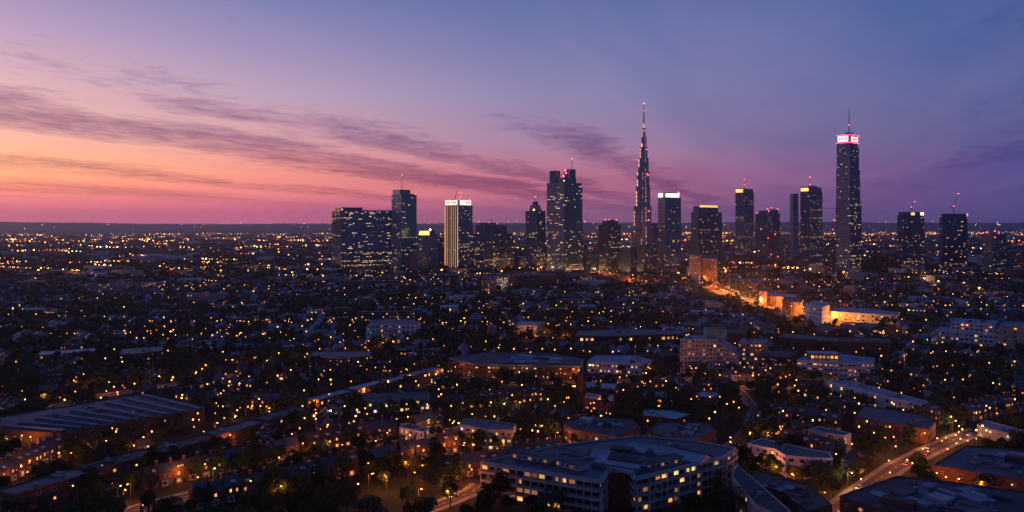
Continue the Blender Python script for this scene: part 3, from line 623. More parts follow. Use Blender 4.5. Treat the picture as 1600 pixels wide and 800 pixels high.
G().tube((0+(1006-1004)/FPX*ny,0,zy(192)), (2/FPX*ny,0,zy(162)), 1.7, .5, 'steel', 8).obj('spire', root)
for x, y in ((1006,161.5),(1006.2,173),(1006.2,182),(1006,188),(1009.5,234),(1010.5,272),(1012,274),(1013.5,330),(1012.5,344)): G().ball((0,0,0), 1.5 if y < 170 else 1.1, 'red', 8, 4).obj('beacon_light', root, loc=((x-1004)/FPX*ny, -.15*ny*0-10 if y > 200 else 0, zy(y)))
G().box((985-1004)/FPX*ny, (1000-1004)/FPX*ny, -24, -6, 0, zy(363), 'tstone').obj('podium_block', root)
occ_poly(rect(nx, ny, 70, 70, 0), 4); mark('needle tower', nx, ny)
# lower companions around the feet of the towers
LOW = [('dark slab beside the foot of the needle tower', 985, 430, 972, 996, 387), ('plain dark block in front of the needle tower', 1006, 431, 995, 1027, 383), ('grey stub peeping out behind the white crowned tower', 1024, 415, 1018, 1030, 350),
       ('low dim block right behind the broad dark tower', 812, 423, 804, 821, 402), ('low dim block left of the short stepped tower', 924, 425, 912, 936, 392), ('low block just left of the slim amber crowned tower', 1140, 410, 1131, 1149, 396),
       ('small plain block right of the short stepped tower', 975, 425, 966, 984, 398), ('black block between the unfinished tower and the narrow plain tower', 1226, 412, 1218, 1236, 376), ('square dim block at the far right of the skyline', 1584, 428, 1575, 1594, 392)]
for i, (lb, xc, yb, x0, x1, yt) in enumerate(LOW):
    tower('low_tower', lb, xc, yb, x0, x1, yt, alpha=45, fin='tfin2', body='tglass2', finl='tfin2', cfg=dict(r=(.06,1,3.0), l=(.05,1,3.0)), seed=50+i, phrase=lb, wl=['dim','warm','office','dim']); MARKS.pop()
# ------------------------------------------------------------------ roads with kerbs and markings
ROADS = []
def road(name, pts, w, label, lines=True, pave=True, key='asphalt'):
    P = [Vector(p) for p in pts]; nrm = []
    for i in range(len(P)):
        d = (P[min(i+1, len(P)-1)]-P[max(i-1, 0)]).normalized(); nrm.append(Vector((-d.y, d.x)))
    def strip(a, b, z, k, nm, par=None, zb=None):
        g = G(); v = []
        for p, n in zip(P, nrm): v += [(p.x+n.x*a, p.y+n.y*a, z), (p.x+n.x*b, p.y+n.y*b, z)]
        g.add(v, [(2*i, 2*i+2, 2*i+3, 2*i+1) if a > b else (2*i+1, 2*i+3, 2*i+2, 2*i) for i in range(len(P)-1)], k)
        if zb is not None:
            for side in (a, b):
                v = []
                for p, n in zip(P, nrm): v += [(p.x+n.x*side, p.y+n.y*side, zb), (p.x+n.x*side, p.y+n.y*side, z)]
                g.add(v, [(2*i, 2*i+2, 2*i+3, 2*i+1) for i in range(len(P)-1)], k)
        o = g.obj(nm, par); 
        if not par: o['kind'] = 'structure'; o['label'] = label
        return o
    r = strip(-w/2, w/2, .02, key, name)
    if pave:
        for s, nm in ((1, 'pavement'), (-1, 'pavement')):
            o = strip(s*(w/2+.25), s*(w/2+2.4), .14, 'paving', nm, None, 0); o['label'] = 'paved footway along the ' + label
            o = strip(s*(w/2), s*(w/2+.25), .145, 'kerb', 'kerb', None, 0); o['label'] = 'stone kerb of the ' + label
    if lines:
        g = G(); acc = 0
        for i in range(len(P)-1):
            d = P[i+1]-P[i]; Ln = d.length; d.normalize(); n = Vector((-d.y, d.x)); s = 0
            while s+3 < Ln:
                a, b = P[i]+d*s, P[i]+d*(s+3); g.add([(a.x+n.x*.1,a.y+n.y*.1,.024),(b.x+n.x*.1,b.y+n.y*.1,.024),(b.x-n.x*.1,b.y-n.y*.1,.024),(a.x-n.x*.1,a.y-n.y*.1,.024)], [(3,2,1,0)], 'paint'); s += 7
        if g.v: g.obj('road_markings')['kind'] = 'structure'
    for i in range(len(P)-1):
        c = (P[i]+P[i+1])/2; d = P[i+1]-P[i]; occ_poly(rect(c.x, c.y, d.length+2, w+3, math.atan2(d.y, d.x)), 24 if 'avenue' in label or 'bright' in label else 1.0)
    ROADS.append((name, P, w, label)); return r
road('road', [at(*p) for p in ((898,417),(925,424.5),(958,434),(985,441.5),(1004,446))], 16, 'bright orange lit road running into the towers')
road('road', [at(*p) for p in ((1030,434.5),(1070,434),(1092,436),(1104,441),(1118,449))], 12, 'short lit road curving before the pink flats')
road('road', [at(*p) for p in ((1120,452),(1143,463),(1180,471),(1212,480),(1252,491),(1296,503.5),(1350,512))], 20, 'broad orange lit avenue before the white curved building')
road('road', [at(*p) for p in ((1290,812),(1335,775),(1398,731),(1448,706),(1492,686),(1530,672))], 7.5, 'orange lit street between the dark roofs at the right')
road('road', [at(*p) for p in ((640,806),(690,788),(738,768),(752,757))], 6, 'orange lit street left of the balconied flats')
road('road', [at(*p) for p in ((862,705),(905,697),(958,683),(985,672))], 8, 'orange lit lane behind the balconied flats')
road('road', [at(*p) for p in ((1150,606),(1215,606),(1290,612),(1352,627),(1420,652))], 8, 'lit street in front of the long white wall')
road('road', [at(*p) for p in ((820,517),(828,524),(840,531),(870,536),(905,541))], 9, 'lit bend in front of the pale low terrace')
road('road', [at(*p) for p in ((60,640),(160,618),(300,596),(520,566),(610,548))], 7, 'narrow street through the trees on the left')
road('road', [at(*p) for p in ((150,765),(230,728),(330,690),(420,662),(505,640),(640,606),(700,590))], 8, 'dark street beside the long low buildings')
road('road', [at(*p) for p in ((180,805),(320,768),(500,722),(660,684),(800,652),(980,640))], 8, 'street in front of the brick terraces')
road('road', [at(*p) for p in ((700,590),(800,600),(900,598),(1010,594),(1060,590),(1150,606))], 8, 'cross street before the long white fronted hall')
road('road', [at(*p) for p in ((0,503),(120,497),(230,486),(340,480),(420,482))], 10, 'far lamp lit road on the left plain')
road('road', [at(*p) for p in ((1090,720),(1140,700),(1170,672),(1180,640),(1150,606))], 4.5, 'lane right of the balconied flats')
road('road', [at(*p) for p in ((1340,470),(1420,466),(1500,468),(1610,474))], 10, 'far lamp lit road at the right')

# ------------------------------------------------------------------ individual buildings traced on the ground
def poly_building(name, label, cat, roof, h, wall='render', top='felt', storey=3.1, ww=1.5, wh=1.4, gap=3.4, lit=.2, keys=('warm','yellow','orange'), base=0.0, phrase=None, parapet=.5, trim=None, seed=0, bands=False, cap=92, world=False, clutter=3, sides=None, dimp=0.0, wname='window', skip=(), panels=0, piers=0):
    P = [p if world else at(p[0], p[1], h) for p in roof]; SK = [at(p[0], p[1], h) for p in skip]
    if sum(P[i][0]*P[(i+1)%len(P)][1]-P[(i+1)%len(P)][0]*P[i][1] for i in range(len(P))) < 0: P = P[::-1]
    cx = sum(p[0] for p in P)/len(P); cy = sum(p[1] for p in P)/len(P); Q = [(x-cx, y-cy) for x, y in P]
    root = empty(name, (cx, cy, base), 0, label, cat); rng = random.Random(seed+11)
    G().prism(Q, 0, h-base-.25, wall).obj('wall', root)
    def inset(pts, d):
        out = []; n = len(pts)
        for i in range(n):
            a, b, c = Vector(pts[i-1]), Vector(pts[i]), Vector(pts[(i+1)%n]); e1 = (b-a).normalized(); e2 = (c-b).normalized()
            n1 = Vector((-e1.y, e1.x)); n2 = Vector((-e2.y, e2.x)); m = (n1+n2); m = m.normalized() if m.length > .1 else n1; k = d/max(.4, m.dot(n1)); out.append((b.x+m.x*k, b.y+m.y*k))
        return out
    ins = inset(Q, .35); G().prism(ins, h-base-.6, h-base-.02, top).obj('roof', root)
    if parapet:
        g = G(); n = len(Q); out = inset(Q, -.12); z0, z1 = h-base-.3, h-base+parapet; k = trim or wall
        for i in range(n):
            j = (i+1) % n; a, b, c, d = out[i], out[j], ins[j], ins[i]
            g.add([(*a,z0),(*b,z0),(*b,z1),(*a,z1),(*d,z1),(*c,z1),(*c,z0+.3),(*d,z0+.3)], [(0,1,2,3),(3,2,5,4),(4,5,6,7)], k)
        g.obj('parapet', root)
    nfl = max(1, int((h-base)/storey)); cnt = 0; st = (h-base)/nfl; spots = []
    for i in range(len(Q)):
        if sides is not None and i not in sides: continue
        a, b = Vector(Q[i]), Vector(Q[(i+1) % len(Q)]); d = b-a; Ln = d.length
        if any(math.hypot(P[i][0]-s[0], P[i][1]-s[1]) < .1 for s in SK): continue
        if Ln < gap: continue
        d.normalize(); nrm = Vector((d.y, -d.x)); mid = (a+b)/2+Vector((cx, cy))
        if nrm.dot(mid) > 0: continue                      # faces away from where the photograph sees it
        m = int(Ln/gap)
        for f in range(nfl):
            for q in range(m):
                s = (q+.5)*Ln/m; p = a+d*s+nrm*.01; spots.append((p.x, p.y, f*st+st*.28, math.atan2(d.y, d.x)))
        if bands:
            for f in range(1, nfl+1):
                g = G(); p = a+nrm*.1; z = f*st-.45; pr = 1.1 if bands == 'balcony' else .18; zt = .95 if bands == 'balcony' else .3
                v0, v1, v2, v3 = a, b, b+nrm*pr, a+nrm*pr
                g.prism([tuple(v3), tuple(v2), tuple(v1), tuple(v0)], z if f < nfl else z-.1, z+.25, trim or wall)
                if bands == 'balcony' and f < nfl: g.prism([tuple(v3), tuple(v2), tuple(v2-nrm*.12), tuple(v3-nrm*.12)], z+.25, z+zt, trim or wall)
                g.obj('balcony' if bands == 'balcony' and f < nfl else 'cornice', root)
    rng.shuffle(spots)
    nlit = int(len(spots)*lit+.5); rest = Batch(); k = 0
    for i, (x, y, z, rz) in enumerate(spots):
        key = rng.choice(keys) if i < nlit else ('dim' if rng.random() < dimp else 'glass')
        if i < cap: window(root, x, y, z, rz, ww*rng.choice((1,1,.62)), wh, key, wname)
        else:
            gk = ('g', round(ww,1), round(wh,1), key)
            if gk not in _wm: _wm[gk] = win_mesh(round(ww,1), round(wh,1), key)
            rest.add(_wm[gk], (x, y, z), rz); k += 1
    if k: o = rest.build(wname + 's', parent=root)
    # roof plant
    for i in range(clutter):
        u = rng.uniform(.25, .75); j = rng.randrange(len(Q)); px, py = Q[j][0]*u*.8, Q[j][1]*u*.8; s = rng.uniform(.6, 1.8); z = h-base-.02
        rng.choice((lambda: G().box(-s*1.3, s*1.3, -s, s, 0, s*.9, rng.choice(('conc','steel','felt2'))).box(-s*1.1, s*1.1, -s*.8, s*.8, s*.9, s, 'dark').obj('roof_vent', root, loc=(px, py, z), rz=rng.uniform(0, 3)),
                    lambda: G().box(-s*1.8, s*1.8, -s*.5, s*.5, 0, s*.5, 'pale').obj('skylight', root, loc=(px, py, z), rz=rng.uniform(0, 3)),
                    lambda: G().box(-s*4, s*4, -.25, .25, .25, .7, 'conc', True).box(-s*3.9, -s*3.7, -.2, .2, 0, .25, 'steel').box(s*3.7, s*3.9, -.2, .2, 0, .25, 'steel').box(s*3.2, s*4.6, -.8, .8, 0, 1.3, 'conc').obj('air_duct', root, loc=(px, py, z), rz=rng.uniform(0, 3)),
                    lambda: G().tube((0,0,0), (0,0,s*1.2), .3, .3, 'steel', 8).tube((0,0,s*1.2), (0,0,s*1.5), .5, .4, 'steel', 8).obj('flue', root, loc=(px, py, z))))()
    big = max(math.hypot(x, y) for x, y in Q)
    for i in range(panels):
        j = rng.randrange(len(Q)); a, b = Vector(Q[j]), Vector(Q[(j+1) % len(Q)]); u = a.lerp(b, rng.uniform(.1, .9))*rng.uniform(.05, .72); w_, d_ = rng.uniform(.05, .16)*big, rng.uniform(.04, .10)*big; zh = rng.choice((.12,.3,.6,1.2,2.2)); e_ = Vector(Q[1])-Vector(Q[0]); k = rng.choice(('felt','felt2','bluer','pale','tile','steel'))
        g = G().box(-w_, w_, -d_, d_, 0, zh, k)
        if rng.random() < .45: g = G().gable(-w_, w_, -d_, d_, .3, d_*.45, k, over=.1)
        g.obj('roof_panel' if zh < 1 else 'roof_housing', root, loc=(u.x, u.y, h-base-.02+i*.003), rz=math.atan2(e_.y, e_.x)+rng.choice((0, 0, .3, -.25)))
    if piers:
        for i in range(len(Q)):
            a, b = Vector(Q[i]), Vector(Q[(i+1) % len(Q)]); d = b-a; Ln = d.length
            if Ln < piers or any(math.hypot(P[i][0]-s[0], P[i][1]-s[1]) < .1 for s in SK): continue
            d.normalize(); nrm = Vector((d.y, -d.x))
            if nrm.dot((a+b)/2+Vector((cx, cy))) > 0: continue
            s = 0.4
            while s < Ln: p = a+d*s; G().box(-.22, .22, -1.15, 0, 0, h-base-rng.choice((.3, .3, 3.2)), trim or wall).obj('pier', root, loc=(p.x, p.y, 0), rz=math.atan2(d.y, d.x)); s += piers*rng.choice((1, 1, 1.5, .5))
    occ_poly(P, 3)
    mark(phrase or label, cx, cy); return root, Q, (cx, cy)
pb = poly_building
# foreground flats: two wings meeting at a dark recess
Ra, Qa, ca = pb('balconied_flats', 'large white flats with balconies and a dark flat roof, nearest building of all', 'flats', [(752,723),(937,753),(948,737),(986,736),(993,748),(1132,714),(1150,701),(1085,690),(1000,682),(870,697)], 14.8, 'conc', 'felt2', 3.5, 2.8, 2.0, 3.5, .15, ('warm','yellow','yellow','orange'), phrase='balconied flats', trim='render', bands='balcony', seed=3, clutter=26, parapet=.7, dimp=.12, skip=((948,737),), panels=30, piers=7)
a, b = at(949,737,14.8), at(985.5,736,14.8); G().box(0, math.hypot(b[0]-a[0], b[1]-a[1]), -1.6, .1, 0, 14.2, 'brick', True).obj('brick_recess', Ra, loc=(a[0]-ca[0], a[1]-ca[1], 0), rz=math.atan2(b[1]-a[1], b[0]-a[0]))
for p, q, zz_ in (((800,716),(858,726),2.6),((868,727),(905,737),2.4),((1010,735),(1068,723),2.6)):
    a, b = at(*p, 14.8), at(*q, 14.8); d = math.atan2(b[1]-a[1], b[0]-a[0]); Ln = math.hypot(b[0]-a[0], b[1]-a[1])
    o = G().box(0, Ln, 0, 6, 0, zz_, 'render').box(-.3, Ln+.3, -.3, 6.3, zz_, zz_+.25, 'felt').obj('rooftop_storey', Ra, loc=(a[0]-ca[0], a[1]-ca[1], 14.75), rz=d)
    for k in range(int(Ln/2.6)): window(o, 1.4+k*2.6, 0, .5, 0, 1.7, 1.5, 'glass' if k % 3 else 'dim')
for i, (px, py) in enumerate(((880,700),(930,705),(985,700),(1040,697),(900,712),(960,722))):
    a = at(px, py, 14.8); G().box(-7, 7, -.2, .2, 0, .5, 'conc').box(-7, -6.6, -4, .2, 0, .5, 'conc').box(6.6, 7, -4, .2, 0, .5, 'conc').obj('roof_upstand', Ra, loc=(a[0]-ca[0], a[1]-ca[1], 14.79), rz=(-.5,.5,.55,.4,-.5,.5)[i])
pb('stepped_flats', 'pale stepped flats with one brightly lit terrace right of the balconied flats', 'flats', [(1152,728),(1190,760),(1235,800),(1225,812),(1180,790),(1143,745)], 11, 'cream', 'felt', 3.2, 1.8, 1.5, 3.5, .15, phrase='pale stepped flats', seed=4)
pb('white_terrace_block', 'white three storey flats with bay fronts among the dark houses at lower right', 'flats', [(1168,694),(1212,703),(1228,713),(1262,716),(1301,718),(1296,708),(1262,702),(1225,694),(1190,686)], 10, 'white', 'slate', 3.2, 2.2, 1.5, 3.6, .3, ('warm','yellow','cool'), phrase='white bay fronted flats', bands='b', seed=5)
pb('white_gabled_house', 'white gabled house with two warm windows behind the white bay fronted flats', 'house', [(1262,672),(1318,682),(1330,678),(1280,667)], 7.5, 'white', 'slate', 3.2, 1.2, 1.3, 3.6, .4, phrase='white gabled house', seed=6, clutter=1)
pb('long_white_shed', 'long white two storey wall sloping away down the lit street', 'building', [(1290,595),(1437,633),(1452,629),(1332,596)], 10, 'white', 'bluer', 5, 2.4, 2.2, 9.5, .45, ('yellow','warm'), phrase='long white wall', seed=7, clutter=6)
pb('brick_corner_block', 'small brick block at the right end of the long white wall', 'building', [(1440,634),(1466,642),(1474,637),(1452,630)], 9.5, 'brick2', 'felt', 3.1, 1.2, 1.4, 3, .35, phrase='brick end block', seed=8)
r_, q_, c_ = pb('white_office', 'white office with strip windows and a lit set back top floor', 'office', [(1245,563.5),(1311,567.5),(1366,567),(1366,560),(1300,553),(1262,554)], 14.3, 'white', 'bluer', 3.5, 2.8, 1.3, 3.4, .12, ('orange','warm'), phrase='white strip windowed office', seed=9, dimp=.35, clutter=4)
a = at(1266, 561, 14.3); o = G().box(0, 22, 0, 12, 0, 4.2, 'steel').box(-.5, 22.5, -.5, 12.5, 4.2, 4.6, 'pale').obj('rooftop_storey', r_, loc=(a[0]-c_[0], a[1]-c_[1], 14.28), rz=-.12)
for k in range(7): window(o, 1.8+k*3, 0, .6, 0, 2.4, 2.4, ('warm','dim','orange')[k % 3])
pb('curved_white_hotel', 'white four storey building with a curved front and warm lit ground floor, amid dark trees', 'building', [(572,512),(580,508),(600,506),(655,509),(657,505),(640,500),(610,499),(580,501)], 18.5, 'white', 'felt2', 4.4, 2.4, 2.2, 4.8, .12, ('warm','cool'), phrase='white curved hotel', bands='b', seed=10, dimp=.2)
hr = bpy.data.objects['curved_white_hotel']; a, b = at(576,531), at(652,531)
G().box(0, b[0]-a[0], 0, 2.5, 0, 3.2, 'dim').box(-.3, b[0]-a[0]+.3, -.3, 2.5, 3.2, 3.6, 'white').obj('lit_colonnade', hr, loc=(a[0]-hr.location.x, at(600,506,18.5)[1]-7-hr.location.y, 0))
pb('pale_low_wing', 'pale low wing stepping left from the white curved hotel', 'building', [(573,513),(590,516),(598,508),(580,506)], 9, 'white', 'felt2', 3.2, 2, 1.6, 4, .1, phrase='pale low wing', seed=12)
pb('pink_lit_flats', 'rose coloured tower flats right of a brightly lit twin, small, before the wooded middle', 'flats', [(752,434),(772,435),(776,430),(757,429)], 31, 'pink', 'felt', 4.3, 2.4, 2.3, 4.4, .2, ('dim','warm'), phrase='rose coloured flats', seed=13, clutter=2, dimp=.3)  # red light on this block is put into its pink wall colour
pb('lit_balcony_flats', 'slab of flats with nearly every window glowing, beside the rose coloured flats', 'flats', [(773,432),(793,434),(796,429),(777,428)], 26, 'cream', 'felt', 3.1, 2.6, 1.6, 3.4, .75, ('warm','office','cool','dim'), phrase='glowing flats', seed=14, clutter=2)
pb('rose_tower_flats', 'taller rose lit tower flats under the amber banded tower, orange at the foot', 'flats', [(1077,397),(1092,401),(1098,397),(1084,395)], 57, 'pink', 'felt', 4.3, 2.4, 2.3, 4.4, .22, ('warm','dim'), phrase='rose tower flats', seed=15, clutter=2, dimp=.3)
pb('rose_slab_flats', 'wider rose lit flats block to the right of the rose tower flats', 'flats', [(1094,403),(1120,405),(1122,400),(1098,399)], 50, 'pink', 'felt', 4.3, 2.4, 2.3, 4.4, .2, ('warm','dim'), phrase='wide rose flats', seed=16, clutter=2, dimp=.4)
# slanted office with a gridded front
r_, q_, c_ = pb('gridded_office', 'large grey office with a close grid of small windows and a slanting glass roof', 'office', [(1063,531),(1120,531),(1128,524),(1075,524)], 27, 'render', 'bluer', 3.3, 1.9, 1.9, 2.9, .03, ('warm','cool'), phrase='gridded grey office', bands='b', seed=17, dimp=.12)
a, b = at(1120, 582), at(1152, 584); d = math.atan2(b[1]-a[1], b[0]-a[0]); Ln = math.hypot(b[0]-a[0], b[1]-a[1])
g = G(); dpt = 26; g.add([(0,0,0),(Ln,0,0),(Ln,dpt,0),(0,dpt,0),(0,0,26),(Ln,0,15),(Ln,dpt,15),(0,dpt,26)], [(0,1,5,4),(1,2,6,5),(2,3,7,6),(3,0,4,7)], 'render'); g.add([(0,-.3,26.1),(Ln+.3,-.3,15.1),(Ln+.3,dpt,15.1),(0,dpt,26.1)], [(0,1,2,3)], 'bluer')
o = g.obj('sloping_wing', r_, loc=(a[0]-c_[0], a[1]-c_[1], 0), rz=d)
for f in range(8):
    for k in range(6):
        x = 1.5+k*(Ln-2)/6; z = .9+f*3.3
        if z+2 < 26-11*x/Ln: window(o, x, 0, z, 0, 1.9, 1.9, 'glass' if (f+k) % 5 else 'dim')
G().box(0, 17, 0, 9, 0, 8.5, 'teal').box(-.3, 17.3, -.3, 9.3, 8.5, 8.8, 'felt2').obj('glazed_penthouse', r_, loc=(at(1106,531,27)[0]-c_[0], at(1106,531,27)[1]+5-c_[1], 26.9), rz=0)
pb('blue_glass_annexe', 'blue grey annexe with a row of warm windows behind the gridded office', 'office', [(1153,536),(1197,537),(1200,530),(1160,529)], 22, 'conc', 'bluer', 3.4, 2.2, 1.7, 3.2, .22, ('warm','yellow'), phrase='blue grey annexe', seed=18)
pb('brown_lit_annexe', 'low brown offices washed in amber light right of the gridded office', 'office', [(1156,556),(1236,560),(1240,549),(1165,547)], 11, 'brown', 'felt', 3.4, 2.2, 1.6, 3.2, .12, phrase='amber washed offices', seed=19, dimp=.4)
pb('dark_brick_hall', 'long blank dark brick hall behind the white strip windowed office', 'hall', [(1309,534),(1388,536),(1392,529),(1318,527)], 16, 'brick2', 'felt', 8, 1.2, 1.2, 14, .3, phrase='blank brick hall', seed=20)
pb('brown_brick_hall', 'long brown hall with a curved end left of the blank brick hall', 'hall', [(1214,527),(1308,535),(1315,528),(1225,521)], 10, 'brown', 'felt2', 5, 1.5, 1.2, 9, .25, ('orange','warm'), phrase='brown curved hall', seed=21)
pb('white_wavy_arcade', 'white shopping building with a wavy roofline glowing pink beside the avenue', 'shopping centre', [(1258,474),(1266,478),(1284,481),(1296,477),(1294,472),(1275,470)], 22, 'white', 'pale', 5, 2.6, 2.0, 5, .3, ('office','warm','cool'), phrase='white wavy arcade', bands='b', seed=22)
pb('blue_roofed_arcade', 'long pale shop range with a blue roof and amber windows right of the wavy arcade', 'shopping centre', [(1298,487),(1345,490),(1398,493),(1405,488),(1350,482),(1300,480)], 11, 'cream', 'bluer', 5, 3.2, 2.2, 5, .6, ('yellow','warm'), phrase='blue roofed arcade', seed=23)
pb('rust_gabled_range', 'brick range washed orange by the avenue lamps on its far side', 'building', [(1196,462),(1240,466),(1246,460),(1200,457)], 13, 'brick2', 'pale', 4, 2, 2, 4.5, .4, ('orange','orange','warm'), phrase='orange washed brick range', seed=24)
pb('dark_avenue_block', 'black brick block with sparse orange windows at the avenue bend', 'building', [(1222,470),(1252,473),(1254,466),(1226,464)], 16, 'brown', 'felt', 4, 2, 2, 4.5, .25, ('orange','warm'), phrase='black avenue block', seed=25)
pb('red_shop_tower', 'tall lilac walled store with a red lit edge beyond the avenue', 'building', [(1186,455),(1198,456),(1200,452),(1189,451)], 20, 'pink', 'felt', 4, 2, 2, 4.5, .2, ('orange',), phrase='lilac walled store', seed=26)
for i, (x0, x1, yb, lb) in enumerate(((1298,1322,531,'arched hall glowing amber inside, left of three'), (1338,1356,528,'small arched brown hall, middle of three'), (1357,1386,529,'arched hall with three warm lamps, right of three'))):
    a, b = at(x0, yb), at(x1, yb); Ln = b[0]-a[0]; root = empty('arched_hall', (a[0], a[1], 0), R(6), lb+' behind the brown curved hall', 'hall', 'arched halls behind the brown curved hall'); n = 10; hh = (12,12,13)[i]
    arc = [(Ln/2-Ln/2*math.cos(math.pi*k/n), hh*math.sin(math.pi*k/n)**.7) for k in range(n+1)]
    g = G(); g.add([(x,0,z) for x, z in arc]+[(x,34,z) for x, z in arc], [(k,k+1,n+2+k,n+1+k) for k in range(n)], 'felt2'); g.obj('vaulted_roof', root)
    G().add([(x,.4,z) for x, z in arc], [tuple(range(n+1))], 'brown').obj('end_wall', root); G().add([(x,33.6,z) for x, z in arc], [tuple(range(n,-1,-1))], 'brown').obj('end_wall', root)
    rr = random.Random(i)
    for k in range(9 if i != 1 else 3):
        x = Ln*rr.uniform(.12,.88); z = rr.uniform(1, hh*.55); window(root, x, .36, z, 0, 2.0, 1.8, rr.choice(('warm','yellow','orange')))
    occ_poly([(a[0],a[1]),(b[0],b[1]),(b[0]-3,b[1]+34),(a[0]-3,a[1]+34)], 3); mark('arched halls', (a[0]+b[0])/2, a[1]+15)
pb('stepped_office', 'white stepped offices with a rounded corner and blue roofs at the right edge', 'office', [(1455,521),(1470,517),(1600,527),(1640,531),(1640,518),(1540,512),(1470,511)], 17, 'white', 'bluer', 3.6, 2.6, 1.7, 3.9, .2, ('orange','warm','yellow'), phrase='white stepped offices', bands='b', seed=27, clutter=8)
pb('white_office_block', 'upper white office block rising behind the white stepped offices', 'office', [(1486,503),(1552,508),(1560,502),(1495,498)], 26, 'white', 'bluer', 3.6, 2.4, 1.7, 3.9, .22, ('orange','warm'), phrase='upper white offices', seed=28)
pb('blue_slab_wall', 'tall pale blue slab wall at the far right edge behind the white stepped offices', 'office', [(1562,508),(1612,513),(1616,505),(1568,502)], 27, 'conc', 'bluer', 3.6, 2.4, 1.7, 9, .2, ('warm',), phrase='pale blue slab', seed=29)
# the middle of the town
pb('brick_market_hall', 'dark brown hall with blue edged roofs and a row of bright amber windows', 'hall', [(898,525),(974,525),(1062,522),(1080,517),(980,514),(906,517)], 13, 'brown', 'felt2', 5.2, 3.4, 2.6, 4.6, .42, ('yellow','warm','yellow'), phrase='amber windowed hall', trim='bluer', seed=30, clutter=6)
pb('red_brick_hall', 'long red brick hall with a plain front right of the amber windowed hall', 'hall', [(1082,520),(1165,522),(1166,515),(1090,513)], 16, 'brick2', 'felt', 8, 1.4, 1.4, 14, .3, phrase='plain red brick hall', seed=31)
pb('white_fronted_hall', 'long white fronted pavilion with a glowing strip of windows across its middle', 'building', [(917,566),(1004,570),(1018,563),(990,556),(930,556)], 8.5, 'white', 'bluer', 4, 2.2, 1.8, 3.2, .55, ('yellow','cool','office'), phrase='glowing white pavilion', bands='b', seed=32)
pb('long_banded_hall', 'very long low brown building with a white window band, centre of the town', 'building', [(742,570),(906,573),(912,562),(860,553),(760,551),(700,560)], 11, 'brown', 'felt', 3.6, 2.4, 1.2, 3.2, .10, ('cool','warm','cool'), phrase='long banded building', trim='bluer', seed=33, clutter=10, panels=12, dimp=.1)
pb('brown_stair_tower', 'slender brown brick tower rising from the yards below the glowing white pavilion', 'tower', [(902,586),(912,586),(912,581),(902,581)], 19.5, 'brick2', 'felt', 20, 1, 1, 90, 0, phrase='slender brown tower', seed=34, clutter=0)
pb('pale_roofed_shed', 'shed with a pale metal roof right of the slender brown tower', 'shed', [(914,606),(960,610),(965,600),(915,596)], 6, 'brown', 'pale', 3, 2, 1.2, 4, .3, phrase='pale roofed shed', seed=35, clutter=2)
pb('lilac_roofed_shed', 'shed with a brighter lilac white roof, lower of the two by the slender brown tower', 'shed', [(912,623),(957,628),(960,617),(914,613)], 7, 'brick2', 'pale', 3, 2, 1.2, 4, .35, ('orange','warm'), phrase='lilac roofed shed', seed=36, clutter=2)
pb('teal_roofed_hall', 'hall with a glowing green copper roof right of the lilac roofed shed', 'hall', [(1004,650),(1055,656),(1082,648),(1050,641),(1005,640)], 8, 'brown', 'teal', 4, 2, 1.5, 5, .2, phrase='green roofed hall', seed=37, clutter=1)
pb('red_edged_shed', 'low shed with a pink lit roof edge behind the green roofed hall', 'shed', [(1068,619),(1118,622),(1122,613),(1075,611)], 6, 'brick2', 'pale', 3, 2, 1.2, 4, .3, ('orange',), phrase='pink edged shed', seed=38, clutter=2)
pb('amber_edged_shed', 'flat roofed shed with an amber lit edge left of the pink edged shed', 'shed', [(1000,620),(1048,622),(1056,612),(1008,610)], 7, 'brown', 'felt2', 3, 2, 1.2, 4, .3, ('yellow',), phrase='amber edged shed', seed=39, clutter=2)
pb('wide_brown_works', 'wide brown works with a dark roof beside the orange lit lane', 'building', [(893,672),(962,684),(1000,668),(985,655),(920,650),(880,660)], 9, 'brown', 'felt', 4, 2, 1.6, 4, .25, ('orange','warm','yellow'), phrase='wide brown works', seed=40, clutter=8, panels=12)
pb('dark_roofed_yard', 'broad dark roof between the lane and the green roofed hall', 'building', [(1010,676),(1080,690),(1120,672),(1100,660),(1030,660)], 7, 'brown', 'felt2', 4, 2, 1.4, 5, .1, phrase='broad dark roof', seed=41, clutter=7, panels=12)
pb('lit_health_centre', 'three storey flats with many greenish yellow windows left of the lane', 'flats', [(718,664),(762,672),(800,673),(806,664),(770,658),(725,655)], 11, 'cream', 'slate', 3.2, 2, 1.6, 3.2, .5, ('yellow','yellow','cool'), phrase='greenish lit flats', bands='b', seed=42)
pb('white_corner_house', 'small white house with a tall glowing window left of the greenish lit flats', 'house', [(624,668),(662,676),(670,670),(635,662)], 7, 'white', 'slate', 3.2, 1.8, 2.1, 3.4, .6, ('yellow','warm'), phrase='glowing corner house', seed=43)
pb('glass_school', 'low school with rows of white green windows below the long blue roofed range', 'school', [(556,628),(600,628),(672,622),(668,613),(600,615),(560,617)], 8, 'conc', 'felt', 3.4, 2.2, 1.8, 3.1, .45, ('cool','yellow','cool'), phrase='white windowed school', seed=44, clutter=6)
pb('pale_low_terrace', 'pale low terrace beside the lit bend, right of the dark trees', 'building', [(800,510),(838,508),(852,503),(815,502)], 9, 'render', 'pale', 3.2, 1.8, 1.4, 3.4, .1, phrase='pale low terrace', seed=45)
